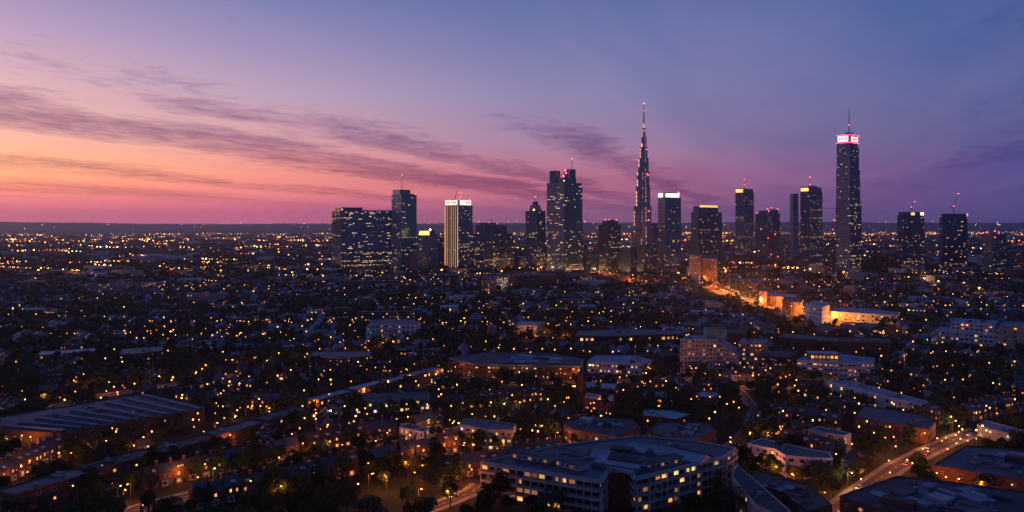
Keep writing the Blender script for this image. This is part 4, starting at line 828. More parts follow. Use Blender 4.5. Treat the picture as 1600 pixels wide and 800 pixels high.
# long ranges of the left foreground
def along(p, q, n, wd, h, name, labels, wall, top, phr, seed=0, **kw):
    a, b = Vector(at(*p, h)), Vector(at(*q, h)); d = (b-a)/n; nn = Vector((-d.y, d.x)).normalized()*wd
    for i in range(n):
        u, v = a+d*(i+.01), a+d*(i+.99); pb(name, labels[i], 'building', [tuple(u), tuple(v), tuple(v+nn), tuple(u+nn)], h+(.0,.5,-.4)[i % 3], wall, top[i % len(top)], phrase=phr[i], world=True, seed=seed+i, **kw)
along((498,626), (694,575), 4, 11, 8, 'blue_roofed_range', ['nearest bay of the long blue roofed range, pale front edge', 'second bay of the long blue roofed range from its near end', 'third bay of the long blue roofed range from its near end', 'far bay of the long blue roofed range, lit by an orange lamp'], 'brown', ['bluer','pale','bluer'], ['near blue roofed bay','second blue roofed bay','third blue roofed bay','far blue roofed bay'], 60, storey=4, ww=2, wh=1.8, gap=5.5, lit=.3, clutter=1)
along((20,775), (486,640), 5, 13, 8, 'dark_long_range', ['near end of the dark long range at the lower left corner, patched pale roof', 'second part of the dark long range, with pale roof patches', 'middle part of the dark long range, all brown', 'fourth part of the dark long range, rust coloured', 'far part of the dark long range next to the blue roofed one'], 'brick', ['felt2','felt','tile'], ['near dark range','second dark range','middle dark range','fourth dark range','far dark range'], 70, storey=4, ww=1.6, wh=1.5, gap=6, lit=.12, clutter=4)
pb('ribbed_warehouse', 'wide warehouse with a ribbed blue black roof and lit doors on the left', 'warehouse', [(0,672),(95,678),(196,660),(318,640),(320,634),(228,615),(120,632),(0,652)], 8.5, 'brown', 'felt2', 5, 3, 2.2, 7, .18, ('yellow','warm'), phrase='ribbed roof warehouse', seed=80, clutter=12)
wr, wq, wc = bpy.data.objects['ribbed_warehouse'], 0, bpy.data.objects['ribbed_warehouse'].location
for i in range(9):
    f = i/8; p, q = (6+f*215, 668-f*50), (100+f*212, 675-f*34); a, b = at(*p, 8.6), at(*q, 8.6); Ln = math.hypot(b[0]-a[0], b[1]-a[1])
    g = G(); g.gable(0, Ln, -3.2, 3.2, 0, 1.5, 'felt', over=0); g.gable(0, Ln, -.7, .7, 1.3, .4, 'pale', over=0); g.obj('roof_ridge', wr, loc=(a[0]-wc.x, a[1]-wc.y, 8.55), rz=math.atan2(b[1]-a[1], b[0]-a[0]))
pb('pale_annexe', 'pale low annexe in front of the ribbed roof warehouse', 'building', [(60,690),(118,684),(112,676),(58,682)], 5, 'white', 'pale', 4, 2, 1.5, 5, .1, phrase='pale low annexe', seed=81, clutter=1)
pb('brick_flats', 'two storey brick flats with warm windows and a pale ridge, left of the dark crowns', 'flats', [(482,558),(530,562),(582,556),(580,549),(490,549)], 9, 'brick2', 'slate', 3, 1.2, 1.4, 3.2, .35, ('warm','orange'), phrase='brick flats', seed=82)
pb('lit_maisonettes', 'three storey flats with a staircase of amber windows on the far left', 'flats', [(186,556),(256,549),(254,541),(190,545)], 10, 'brick', 'slate', 3.2, 1.8, 1.5, 3.4, .5, ('yellow','warm'), phrase='amber stepped flats', seed=83)
pb('pale_long_roof', 'very long pale lilac roof near the left edge', 'building', [(60,556),(150,549),(148,544),(62,549)], 7, 'brick', 'pale', 3.5, 1.8, 1.5, 4.4, .35, ('orange','warm'), phrase='long lilac roof', seed=84)
pb('boxy_block', 'boxy block with two pale framed bays at the far left edge', 'building', [(18,474),(38,475),(38,471),(20,470)], 22, 'brown', 'felt', 4, 3.4, 2.8, 5, .2, ('cool',), phrase='boxy framed block', seed=85)
# right foreground roofs
pb('slanting_blue_roof', 'big slanting blue grey factory roof in the lower right corner', 'factory', [(1458,728),(1545,742),(1650,760),(1650,712),(1560,700),(1508,698)], 9, 'brick', 'felt2', 4, 2, 1.5, 6, .15, phrase='big blue grey roof', seed=90, clutter=9, panels=22)
pb('patched_factory', 'sprawling dark factory with patched roof facing the orange street', 'factory', [(1312,776),(1380,798),(1500,812),(1640,815),(1640,775),(1470,752),(1400,745)], 9, 'brown', 'felt', 4, 2, 1.5, 6, .12, ('orange','warm'), phrase='patched dark factory', seed=91, clutter=16, panels=34)
pb('long_pale_canopy', 'long narrow pale canopy roof running off the right edge', 'shed', [(1527,665),(1640,695),(1648,686),(1538,657)], 6, 'conc', 'bluer', 3, 2, 1.2, 5, .4, ('yellow','cool'), phrase='long pale canopy', seed=92, clutter=2)
pb('dark_gable_works', 'dark works with many small roofs left of the sprawling factory', 'building', [(1150,748),(1236,775),(1262,800),(1300,790),(1270,762),(1190,735)], 8, 'brick', 'tile', 3.5, 1.2, 1.3, 4, .08, phrase='dark works', seed=93, clutter=6, panels=14)
pb('brown_back_range', 'long low brown range behind the white gabled house', 'building', [(1335,652),(1450,672),(1462,660),(1440,648),(1350,634)], 8, 'brick', 'slate', 3.5, 1.2, 1.3, 4, .06, phrase='low brown range', seed=94, clutter=4)
# church with a spire
cx, cy = at(287, 531); root = empty('church', (cx, cy, 0), R(18), 'dark brick church whose thin spire rises over the left suburbs', 'church')
G().box(-3.6, 3.6, -3.6, 3.6, 0, 25, 'brick').box(-3.9, 3.9, -3.9, 3.9, 25, 25.8, 'cream').obj('tower_wall', root)
g = G()
for k in range(8):
    t0, t1 = 2*math.pi*k/8+math.pi/8, 2*math.pi*(k+1)/8+math.pi/8; g.add([(3.4*math.cos(t0),3.4*math.sin(t0),25.8),(3.4*math.cos(t1),3.4*math.sin(t1),25.8),(0,0,49)], [(0,1,2)], 'slate')
g.obj('spire', root)
for sx, sy in ((-1,-1),(1,-1),(1,1),(-1,1)): G().box(-.5,.5,-.5,.5,0,2.6,'brick').add([(-.5,-.5,2.6),(.5,-.5,2.6),(.5,.5,2.6),(-.5,.5,2.6),(0,0,5.5)], [(0,1,4),(1,2,4),(2,3,4),(3,0,4)], 'slate').obj('pinnacle', root, loc=(sx*3.3, sy*3.3, 25.8))
G().box(-5, 5, 3.6, 26, 0, 10, 'brick').obj('nave_wall', root)
G().gable(-11.2, 11.2, -5, 5, 10, 6, 'slate').obj('nave_roof', root, loc=(0, 14.8, 0), rz=math.pi/2)
for k in range(4): window(root, 0, -3.6, 3+k*5.5, 0, 1.0, 2.6, 'glass' if k else 'dim')
for k in range(5): window(root, -5, 6+k*4.2, 3.4, -math.pi/2, 1.2, 3.6, 'glass')
occ_poly(rect(cx, cy+10, 16, 36, 0), 3); root.scale = (1.75, 1.6, 1.24); mark('spired church', cx, cy)

# ------------------------------------------------------------------ houses
def house(kind, wall, rooft, litn, seed):
    rng = random.Random(seed); root = empty(kind, (0,0,0))
    def w(par, x, y, z, rz, ww_, hh_, lit): window(par, x, y, z, rz, ww_, hh_, rng.choice(('warm','yellow','orange','warm')) if lit else 'glass')
    lits = set(rng.sample(range(6), litn))
    if kind == 'terraced_house':
        W_, D_, H_ = 6.4, 9, 6.0
        G().box(-W_/2, W_/2, -D_/2, D_/2, 0, H_, wall).add([(-W_/2,-D_/2,H_),(-W_/2,D_/2,H_),(-W_/2,0,H_+3.1)], [(0,2,1)], wall).add([(W_/2,-D_/2,H_),(W_/2,D_/2,H_),(W_/2,0,H_+3.1)], [(0,1,2)], wall).obj('wall', root)
        r = G().gable(-W_/2, W_/2, -D_/2, D_/2, H_, 3.4, rooft, over=.02 if False else .25).obj('roof', root)
        G().box(W_/2-.7, W_/2+.1, -.9, .9, 6.8, 11, wall).box(W_/2-.8, W_/2+.2, -1, 1, 11, 11.25, 'conc').tube((W_/2-.3,-.5,11.25),(W_/2-.3,-.5,11.9),.16,.13,'tile').tube((W_/2-.3,.4,11.25),(W_/2-.3,.4,11.9),.16,.13,'tile').obj('chimney', r)
        for s in (-1, 1):
            rz = 0 if s < 0 else math.pi
            G().box(-1.5, 1.5, -.9, 0, 0, 2.9, 'render').add([(-1.65,-1.05,2.9),(1.65,-1.05,2.9),(1.65,0,3.5),(-1.65,0,3.5)], [(0,1,2,3)], rooft).obj('bay', root, loc=(s*1.3, s*D_/2, 0), rz=rz)
            w(root, s*1.3, s*(D_/2+.91), .7, rz, 2.0, 1.6, (0 if s < 0 else 3) in lits)
            w(root, s*1.3, s*D_/2, 3.8, rz, 1.3, 1.5, (1 if s < 0 else 4) in lits); w(root, -s*1.6, s*D_/2, 3.8, rz, .9, 1.4, (2 if s < 0 else 5) in lits)
            G().box(-.5,.5,-.08,0,0,2.1,'teal' if seed % 2 else 'dark', True).obj('door', root, loc=(-s*1.7, s*D_/2, 0), rz=rz)
            if seed % 3 != 1:
                G().box(-1,1,-.1,2.2,0,1.4,'white').gable(-1.3,1.3,-1.15,1.15,0,.9,rooft,over=.1).obj('dormer', r, loc=(-s*.6, s*(D_/2-1.2), 6.6), rz=rz)
    elif kind == 'detached_house':
        W_, D_, H_ = 9, 8, 5.6
        G().box(-W_/2, W_/2, -D_/2, D_/2, 0, H_, wall).obj('wall', root)
        r = G().gable(-W_/2, W_/2, -D_/2, D_/2, H_, 3.3, rooft, over=.5, hip=3.2).obj('roof', root)
        G().box(-.6,.6,-.5,.5,6.5,10.4,wall).box(-.7,.7,-.6,.6,10.4,10.6,'conc').obj('chimney', r, loc=(2.6,0,0))
        for s in (-1, 1):
            rz = 0 if s < 0 else math.pi
            w(root, -2.5, s*D_/2, .8, rz, 2.2, 1.4, (0 if s < 0 else 3) in lits); w(root, 2.5, s*D_/2, 3.4, rz, 1.5, 1.3, (1 if s < 0 else 4) in lits); w(root, -2.5, s*D_/2, 3.4, rz, 1.5, 1.3, (2 if s < 0 else 5) in lits)
            G().box(-.55,.55,-.08,0,0,2.1,'dark', True).box(-.9,.9,-.9,0,2.3,2.5,'white',True).obj('door', root, loc=(2.0*s, s*D_/2, 0), rz=rz)
        w(root, -W_/2, 0, 3.4, -math.pi/2, 1.2, 1.3, False); w(root, W_/2, 0, 3.4, math.pi/2, 1.2, 1.3, seed % 2 == 0)
    else:  # gabled_villa
        W_, D_, H_ = 8.5, 10, 6.2
        G().box(-W_/2, W_/2, -D_/2, D_/2, 0, H_, wall).add([(-W_/2,-D_/2,H_),(-W_/2,D_/2,H_),(-W_/2,0,H_+3.6)], [(0,2,1)], wall).add([(W_/2,-D_/2,H_),(W_/2,D_/2,H_),(W_/2,0,H_+3.6)], [(0,1,2)], wall).obj('wall', root)
        r = G().gable(-W_/2, W_/2, -D_/2, D_/2, H_, 3.9, rooft, over=.35).obj('roof', root)
        G().box(-.6,.6,-.6,.6,7.5,12.2,wall).box(-.7,.7,-.7,.7,12.2,12.4,'conc').obj('chimney', r, loc=(-W_/2+.9,0.6,0))
        for s in (-1, 1):
            rz = 0 if s < 0 else math.pi
            o = G().box(-1.9,1.9,-1.2,0,0,6.2,wall).add([(-1.9,-1.2,6.2),(1.9,-1.2,6.2),(0,-1.2,8.7)], [(0,1,2)], 'render').add([(-2.2,-1.4,6.0),(0,-1.4,9),(0,3.2,9),(-2.2,3.2,6.0)], [(0,1,2,3)], rooft).add([(2.2,-1.4,6.0),(0,-1.4,9),(0,3.2,9),(2.2,3.2,6.0)], [(3,2,1,0)], rooft).obj('gabled_bay', root, loc=(s*1.9, s*D_/2, 0), rz=rz)
            w(o, 0, -1.2, .8, 0, 2.2, 1.6, (0 if s < 0 else 3) in lits); w(o, 0, -1.2, 3.8, 0, 1.8, 1.5, (1 if s < 0 else 4) in lits); w(root, -s*2.2, s*D_/2, 3.8, rz, 1.2, 1.4, (2 if s < 0 else 5) in lits)
            G().box(-.55,.55,-.08,0,0,2.2,'dark', True).obj('door', root, loc=(-s*2.2, s*D_/2, 0), rz=rz)
    return root
DIM = dict(terraced_house=(6.4,11), detached_house=(10,9), gabled_villa=(9,12.4))
WORD = {'brick':'dark brick','brick2':'red brick','render':'white rendered','cream':'cream'}
PROTO = []
for kind, walls in (('terraced_house',('brick','brick2','brick')),('detached_house',('render','brick2','cream')),('gabled_villa',('brick2','render','brick'))):
    for v in range(5):
        wl_ = walls[v % 3]; rf = ('slate','tile','slate')[v % 3]; n = (1,2,3,1,4)[v]
        PROTO.append((kind, wl_, n, house(kind, wl_, rf, n, 100+len(PROTO))))
# ------------------------------------------------------------------ filling the town
index_kids()
def visible(x, y, m=1.04): return y > 300 and abs(x) < y*.637*m+10
def field(x, y):
    a = .55*math.sin(x/310+y/700)+.5*math.sin(y/260-x/900+1.3)
    return round(a/.28)*.28
HOUSES = []   # (x, y, rz, proto index, row id)
rng = random.Random(21); rows = []
def lay_row(p, q, kindsel, rowid, flip=0.0):
    p = Vector(p); q = Vector(q); d = q-p; ang = math.atan2(d.y, d.x)+flip; s = 0; Ln = d.length; d.normalize(); new = []
    while s < Ln-6:
        i = kindsel(); w_, dp = DIM[PROTO[i][0]]; gap = 0.05 if PROTO[i][0] == 'terraced_house' else rng.uniform(2.5, 5)
        c = p+d*(s+w_/2)
        if free(c.x, c.y, w_*.8, dp*.75, ang): HOUSES.append((c.x, c.y, ang, i, rowid)); new.append(rect(c.x, c.y, w_, dp, ang))
        s += w_+gap
    for r_ in new: occ_poly(r_, .3)
TER = [i for i, p in enumerate(PROTO) if p[0] == 'terraced_house']; DET = [i for i, p in enumerate(PROTO) if p[0] != 'terraced_house']
rid = 0
for (p, q) in (((222,762),(470,708)),((480,704),(700,664)),((214,716),(420,672)),((300,792),(560,736)),((580,730),(720,700)),((330,590),(480,572)),((20,610),(180,590)),((1170,668),(1290,690)),((1180,650),(1330,672)),((250,548),(420,542)),((700,640),(860,622))):
    lay_row(at(*p), at(*q), lambda: rng.choice(TER+[TER[4], TER[3]]), ('T', rid)); rid += 1
# flat roofed blocks scattered through the middle distance
BLK = []; tries = 0
def blk_shape(x, y, a, w, d, h, i):
    wall = rng.choice(('brick','brown','brown','cream','render','conc','brick2','pink')); top = rng.choice(('felt','felt2','bluer','pale','felt2','bluer'))
    return (x, y, a, w, d, h, wall, top, i)
while len(BLK) < 150 and tries < 9000:
    tries += 1; y = 480+1650*rng.random()**.8; x = (rng.random()*2-1)*y*.63
    if x < -y*.25 and rng.random() < .45: continue
    if y < 820 and rng.random() < .6: continue
    a = field(x, y)+rng.choice((0, 0, math.pi/2)); w = rng.uniform(16, 62)*(.75 if y < 900 else 1.15); d = rng.uniform(11, 24); h = rng.choice((5,6,7,9,9,12,15 if y > 900 else 9, 20 if y > 1300 else 10))
    if free(x, y, w+6, d+6, a): BLK.append(blk_shape(x, y, a, w, d, h, len(BLK))); occ_poly(rect(x, y, w, d, a), 2)
WN = {'brick':'dark brick','brown':'brown','cream':'cream walled','render':'white','conc':'grey','brick2':'red brick','pink':'rose walled'}
TN = {'felt':'a black roof','felt2':'a grey roof','bluer':'a bluish roof','pale':'a pale roof'}
# rows of houses
tries = 0; nh = 0
while tries < 14000 and len(HOUSES) < 3000:
    tries += 1; y = 330+1500*rng.random()**.75; x = (rng.random()*2-1)*y*.66
    if not visible(x, y): continue
    a = field(x, y)+rng.choice((0, 0, 0, math.pi/2)); n = rng.randint(3, 9); Ln = n*8
    if not free(x, y, Ln*.8, 12, a): continue
    dv = Vector((math.cos(a), math.sin(a))); c = Vector((x, y)); t_ = rng.random() < .5
    lay_row(c-dv*Ln/2, c+dv*Ln/2, (lambda: rng.choice(TER)) if t_ else (lambda: rng.choice(DET)), ('R', rid)); rid += 1
HOUSES.sort(key=lambda h: h[1])
# how many of the near places the photograph shows wide open: keep the 290 nearest as objects
NIND = 285
print('houses', len(HOUSES), 'blocks', len(BLK), 'y of last individual', HOUSES[min(NIND, len(HOUSES)-1)][1])

ORD = ['','nearest','second','third','fourth','fifth','sixth','seventh','eighth','ninth','tenth','eleventh','twelfth','thirteenth','fourteenth','fifteenth','sixteenth','seventeenth','eighteenth','nineteenth','twentieth']
TENS = {20:'twenty',30:'thirty',40:'forty',50:'fifty',60:'sixty',70:'seventy'}
def ordw(n):
    if n <= 20: return ORD[n]
    t_, u = n//10*10, n % 10
    if not u: return TENS[t_][:-1]+'ieth'
    return TENS[t_]+'-'+('first' if u == 1 else ORD[u])
REG = {}
def relate(x, y, look, what, o):
    """label by the nearest landmark, the side of it and the rank from it among look-alikes there; ranks are given once all are known"""
    best = min(MARKS, key=lambda m: (m[1]-x)**2+((m[2]-y)*.8)**2); dx_, dy_ = x-best[1], y-best[2]
    side = ('right of' if dx_ > 0 else 'left of') if abs(dx_) > abs(dy_)*.9 else ('behind' if dy_ > 0 else 'in front of')
    REG.setdefault((look, what, side, best[0]), []).append((dx_*dx_+dy_*dy_, o))
def finish_labels():
    for (look, what, side, ph), lst in REG.items():
        lst.sort(key=lambda t_: t_[0])
        for i, (_, o) in enumerate(lst):
            if len(lst) == 1: o['label'] = f'{look} {what}, the only one just {side} the {ph}'
            else:
                r = 'nearest' if i == 0 else f'{ordw(i+1)} nearest'
                o['label'] = f'{look} {what} {side} the {ph}, {r} to it'
                if len(o['label'].split()) > 16: o['label'] = o['label'][:-6]
            if len(o['label'].split()) > 16: o['label'] = o['label'].replace('the only one just ', '').replace('nearest', 'closest')
            if len(o['label'].split()) > 16: o['label'] = o['label'].replace(' with ', ', ', 1).replace(' the ', ' ', 1)
            if len(o['label'].split()) > 16: print('LONG', o['label'])
# keep the near blocks as things
for (x, y, a, w, d, h, wall, top, i) in BLK:
    P = rect(x, y, w, d, a)
    key = f'{WN[wall]} block with {TN[top]}'
    r_, q_, c_ = pb('flat_roofed_block', key, 'building', P, h, wall, top, 3.2, 1.8, 1.5, 3.6 if y < 900 else 4.2, rng.choice((.06,.15,.3,.5)), rng.choice((('warm','yellow'),('orange','warm'),('cool','yellow','warm'))), world=True, seed=200+i, cap=40 if y < 800 else 18, clutter=3 if y < 900 else 1, panels=6 if y < 950 else 2, phrase='__'+key, dimp=.1)
    MARKS.pop(); relate(x, y, f'{WN[wall]} block', f'with {TN[top][2:]}', r_)
LMARKS = list(MARKS)
for k, (x, y, a, i, rw) in enumerate(HOUSES[:NIND]):
    kind, wall, nl, proto = PROTO[i]; o = dropcopy(proto, (x, y, 0), a, '', sc=(1, 1, random.Random(k).uniform(.94, 1.1)))
    o['category'] = 'house'; o['group'] = {'terraced_house':'brick terraced houses along the streets','detached_house':'hip roofed houses among the trees','gabled_villa':'gabled villas among the trees'}[kind]
    relate(x, y, {'terraced_house':'terraced','detached_house':'hip roofed','gabled_villa':'double gabled'}[kind]+' '+WORD[wall]+' house', '', o)
# the rest of the houses, past counting
def low_house(w, d, h, wall, roof, lits, seed, chim=True):
    rg = random.Random(seed); g = G().box(-w/2, w/2, -d/2, d/2, 0, h, wall)
    g.add([(-w/2,-d/2,h),(-w/2,d/2,h),(-w/2,0,h+3)], [(0,2,1)], wall).add([(w/2,-d/2,h),(w/2,d/2,h),(w/2,0,h+3)], [(0,1,2)], wall); g.gable(-w/2, w/2, -d/2, d/2, h, 3.2, roof)
    if chim: g.box(w/2-.8, w/2, -.6, .6, h+1, h+4.8, wall)
    for s in (-1, 1):
        for j, (xx, zz_) in enumerate(((-1.8,.9),(1.6,.9),(-1.8,3.6),(1.6,3.6))):
            key = rg.choice(('warm','yellow','orange')) if rg.random() < lits else 'glass'
            y_ = s*(d/2+.04); g.add([(xx-.6,y_,zz_),(xx+.6,y_,zz_),(xx+.6,y_,zz_+1.4),(xx-.6,y_,zz_+1.4)], [(0,1,2,3) if s < 0 else (3,2,1,0)], key)
    return g
LOWH = [low_house(rg_[0], rg_[1], 5.8, w_, r_, l_, s_) for s_, (rg_, w_, r_, l_) in enumerate(((a_, b_, c_, d_) for a_ in ((6.4,9),(9,8),(8.5,10)) for b_, c_, d_ in (('brick','slate',0),('brick2','tile',.12),('render','bluer',0),('brick','slate',.2),('cream','tile',.1),('pink','bluer',0),('brown','slate',0),('render','pale',.05))))]
hb = Batch()
for (x, y, a, i, rw) in HOUSES[NIND:]: hb.add(LOWH[rng.randrange(8)+8*(0 if PROTO[i][0] == 'terraced_house' else rng.choice((1,2)))], (x, y, 0), a)
# outlying rows to the edge of sight, thinning out
FB = [G().box(-.5,.5,-.5,.5,0,1,w_).add([(-.5,-.5,1.002),(.5,-.5,1.002),(.5,.5,1.002),(-.5,.5,1.002)], [(0,1,2,3)], t_) for w_, t_ in (('brick','slate'),('render','pale'),('brown','felt2'),('cream','bluer'),('conc','felt'),('pink','felt2'))]
for k in range(900):
    y = 1750+5200*rng.random()**1.5; x = (rng.random()*2-1)*y*.66; a = field(x*.5, y*.5)+rng.choice((0, math.pi/2)); n = rng.randint(3, 8); dv = (math.cos(a), math.sin(a))
    for j in range(n):
        px_, py_ = x+dv[0]*j*9, y+dv[1]*j*9; ii = int((px_-OX)/OS); jj = int((py_-OY)/OS)
        if 0 <= ii < 900 and 0 <= jj < 1000 and OC[ii, jj]: continue
        hb.add(rng.choice(LOWH), (px_, py_, 0), a)
hb.build('distant_houses', 'countless small dark roofed houses stretching back over the plain')
bb = Batch()
for k in range(620):
    y = 1500+7500*rng.random()**1.3; x = (rng.random()*2-1)*y*.66
    if x < 0 and rng.random() < .3: continue
    a = field(x*.4, y*.4); ii = int((x-OX)/OS); jj = int((y-OY)/OS)
    if 0 <= ii < 900 and 0 <= jj < 1000 and OC[ii, jj]: continue
    bb.add(rng.choice(FB), (x, y, 0), a, (rng.uniform(20, 110), rng.uniform(14, 50), rng.choice((7,9,12,16,26 if x > 0 else 9))))
for k in range(260):
    y = 1050+1000*rng.random(); x = (rng.random()*1.5-.5)*y*.62; a = field(x, y); w, d = rng.uniform(14, 42), rng.uniform(9, 18)
    if free(x, y, w, d, a): bb.add(FB[rng.choice((1,1,3,3,5,0,2))], (x, y, 0), a, (w, d, rng.choice((5,7,9,12)))); occ_poly(rect(x, y, w, d, a), 1)
bb.build('distant_blocks', 'far low blocks and sheds merging beyond the towers')

# ------------------------------------------------------------------ street lamps
LAMPS = []; rl = random.Random(3)
for name, P, w, label in ROADS:
    if 'lane right' in label: continue
    lit = 'orange' in label or 'avenue' in label or ('lit' in label and 'far' not in label); sp = 24 if 'avenue' in label or 'bright' in label else 30
    for i in range(len(P)-1):
        d = P[i+1]-P[i]; Ln = d.length; d.normalize(); n = Vector((-d.y, d.x)); s = rl.uniform(3, 10); sd_ = 1
        while s < Ln:
            for q in ((1, -1) if 'avenue' in label or 'bright' in label else (sd_,)):
                c = P[i]+d*s+n*q*(w/2+1.2); LAMPS.append((c.x, c.y, math.atan2(-n.y*q, -n.x*q), 'lamp' if rl.random() < .85 else 'lampw', 2 if lit else 1))
            sd_ = -sd_; s += sp*rl.uniform(.85, 1.15)
# lamps on the unseen back streets, in loose lines
tries = 0
while tries < 9000:
    tries += 1; y = 335+1900*rl.random()**1.15; x = (rl.random()*2-1)*y*.64; a = field(x, y)+rl.choice((0,0,1.57)) if y < 700 else rl.uniform(-.3,.3); n = rl.choice((1,3,6,10,14))
    if rl.random() > (.5+.5*math.sin(x/120+2*math.sin(y/210))*math.sin(y/95+x/400))**1.6+.06: continue
    for j in range(n):
        px_, py_ = x+math.cos(a)*j*26, y+math.sin(a)*j*26; ii = int((px_-OX)/OS); jj = int((py_-OY)/OS)
        if visible(px_, py_, 1) and 0 <= ii < 900 and 0 <= jj < 1000 and not OC[ii, jj]: LAMPS.append((px_, py_, a+1.57, rl.choice(('lamp','lamp','lamp','lampw')), 0))
    if len(LAMPS) > 1750: break
for k in range(330):   # garden and door lamps of the near streets
    y = rl.uniform(340, 640); x = (rl.random()*2-1)*y*.62; ii = int((x-OX)/OS); jj = int((y-OY)/OS)
    if not OC[ii, jj]: LAMPS.append((x, y, rl.uniform(0, 6), 'lamp', 0))
TG = {}
for (x, y, *_r) in LAMPS:
    for u in (-1, 0, 1):
        for v in (-2, -1, 0): TG[(int(x/4.4)+u, int(y/4.4)+v)] = 1
# ------------------------------------------------------------------ trees
def crown_geo(seed, rx, rz_, zc, nl, nq, q, leaf, lumps=9, cone=False):
    rg = np.random.default_rng(seed); g = G(); v = []; f = []; C = []
    for i in range(lumps):
        th = rg.uniform(0, 6.28); ph = rg.uniform(-.55, 1); rr = rx*rg.uniform(.35, .72)*math.sqrt(max(0, 1-(ph*.8)**2)); C.append((rr*math.cos(th), rr*math.sin(th), zc+rz_*ph*.68, rx*rg.uniform(.30, .52)))
    C.append((0, 0, zc, rx*.55))
    for n in range(nq):
        if cone:
            u = rg.random()**1.4; z = zc-rz_+2*rz_*u; rr = rx*(1-u)*(.55+.5*rg.random())*(.8+.25*math.sin(z*2.2)); th = rg.uniform(0, 6.28); p = np.array([rr*math.cos(th), rr*math.sin(th), z])
        else:
            c = C[rg.integers(len(C))]; d = rg.normal(size=3); d /= np.linalg.norm(d); d[2] = abs(d[2])*.8 if rg.random() < .7 else d[2]; p = np.array(c[:3])+d*c[3]*rg.uniform(.72, 1.12)
        nn = rg.normal(size=3); nn /= np.linalg.norm(nn); t_ = np.cross(nn, [0,0,1.]); t_ /= max(1e-6, np.linalg.norm(t_)); b_ = np.cross(nn, t_); s = q*rg.uniform(.6, 1.35); k = len(v)
        v += [tuple(p-t_*s*.6), tuple(p+b_*s*.45+t_*.1), tuple(p+t_*s*.6), tuple(p-b_*s*.5)]; f.append((k, k+1, k+2, k+3))
    g.add(v, f, leaf); return g
def limbs(g, H, rx, r, key, seed, n=6, bare=False):
    rg = random.Random(seed); g.tube((0,0,-.2), (0,0,H*.45), r, r*.7, key, 7); g.tube((0,0,H*.45), (rx*.08,0,H*.85), r*.7, r*.2, key, 6)
    for i in range(n):
        th = 6.28*i/n+rg.uniform(-.4, .4); z0 = H*rg.uniform(.22, .5); e_ = (rx*.6*math.cos(th), rx*.6*math.sin(th), z0+H*rg.uniform(.15, .35)); g.tube((0,0,z0), e_, r*.45, r*.14, key, 5)
        if bare:
            for k in range(3):
                t2 = th+rg.uniform(-.8,.8); q = (e_[0]+rx*.4*math.cos(t2), e_[1]+rx*.4*math.sin(t2), e_[2]+H*rg.uniform(.08,.22)); g.tube(e_, q, r*.14, r*.05, key, 4)
                for m_ in range(3): t3 = t2+rg.uniform(-1,1); g.tube(q, (q[0]+rx*.22*math.cos(t3), q[1]+rx*.22*math.sin(t3), q[2]+H*rg.uniform(.03,.1)), r*.05, r*.02, key, 4)
    return g
TREES = []
for i, (nm, look, rx, H, leaf, cone) in enumerate((('broadleaf_tree','broad dark tree',5.2,11.5,'leafa',0),('broadleaf_tree','olive green spreading tree',6.2,12.5,'leafb',0),('broadleaf_tree','small rounded tree',3.4,8,'leafc',0),('broadleaf_tree','tall dark tree',4.6,15,'leafa',0),('conifer_tree','slim dark conifer',2.6,15,'leafc',1),('broadleaf_tree','large blue green tree',6.8,13.5,'leafc',0),('broadleaf_tree','ragged olive tree',4.4,10,'leafb',0))):
    root = empty(nm, (0,0,0)); limbs(G(), H, rx, .32 if H > 9 else .22, 'bark', i).obj('trunk', root)
    rz_ = H*.36 if not cone else H*.44
    crown_geo(40+i, rx, rz_, H-rz_*1.02, 0, 2600 if rx > 4 else 1700, .62 if rx > 3 else .5, leaf, 13, bool(cone)).obj('crown', root)
    TREES.append((nm, look, rx, root))
index_kids()
MIDT = [crown_geo(70+i, rx, H*.4, H*.6, 0, n_, 1.15, leaf, 11) for i, (rx, H, n_, leaf) in enumerate(((5,11,340,'leafa'),(6,12,400,'leafb'),(3.6,9,260,'leafc'),(6,14,400,'leafa'),(3,15,260,'leafc')))]
LOWT = [crown_geo(80+i, rx, H*.4, H*.6, 0, n_, q_, leaf, 8) for i, (rx, H, n_, q_, leaf) in enumerate(((5,11,100,2.2,'leafa'),(6,12,115,2.4,'leafb'),(4,9,75,2.0,'leafc'),(6.5,14,120,2.5,'leafa'),(4,13,80,2.2,'leafc')))]
FART = [crown_geo(90+i, rx, H*.42, H*.5, 0, n_, q_, leaf, 6) for i, (rx, H, n_, q_, leaf) in enumerate(((8,12,44,5,'leafa'),(10,13,50,6,'leafb'),(7,11,40,5,'leafc')))]
TP = []; tries = 0
def treespot(x, y, r):
    ii = int((x-OX)/OS); jj = int((y-OY)/OS)
    if not (0 <= ii < 900 and 0 <= jj < 1000) or OC[ii, jj]: return False
    k = (int(x/4.4), int(y/4.4))
    if k in TG: return False
    TG[k] = 1; return True
def dens_at(x, y):   # wooded patches and open ones
    px_, py_ = pix(x, y); base = .5+.5*math.sin(x/95+1.1*math.sin(y/140))*math.sin(y/120+.7)
    for (ax, ay, rx, ry, w_) in ((560,560,260,45,.6),(200,620,220,30,.7),(90,730,130,40,.8),(1420,600,150,45,.8),(1540,640,110,35,.8),(600,740,170,35,.7),(430,720,150,40,.3),(780,500,120,30,.4),(60,520,300,30,.7),(1380,430,120,10,.6),(1160,690,60,30,.5),(470,690,230,28,-.9),(1250,690,80,14,-.5),(1010,792,110,28,-2.2),(800,792,40,14,.8),(735,760,50,22,1.2)):
        base += w_*math.exp(-((px_-ax)/rx)**2-((py_-ay)/ry)**2)
    return base
rt = random.Random(5)
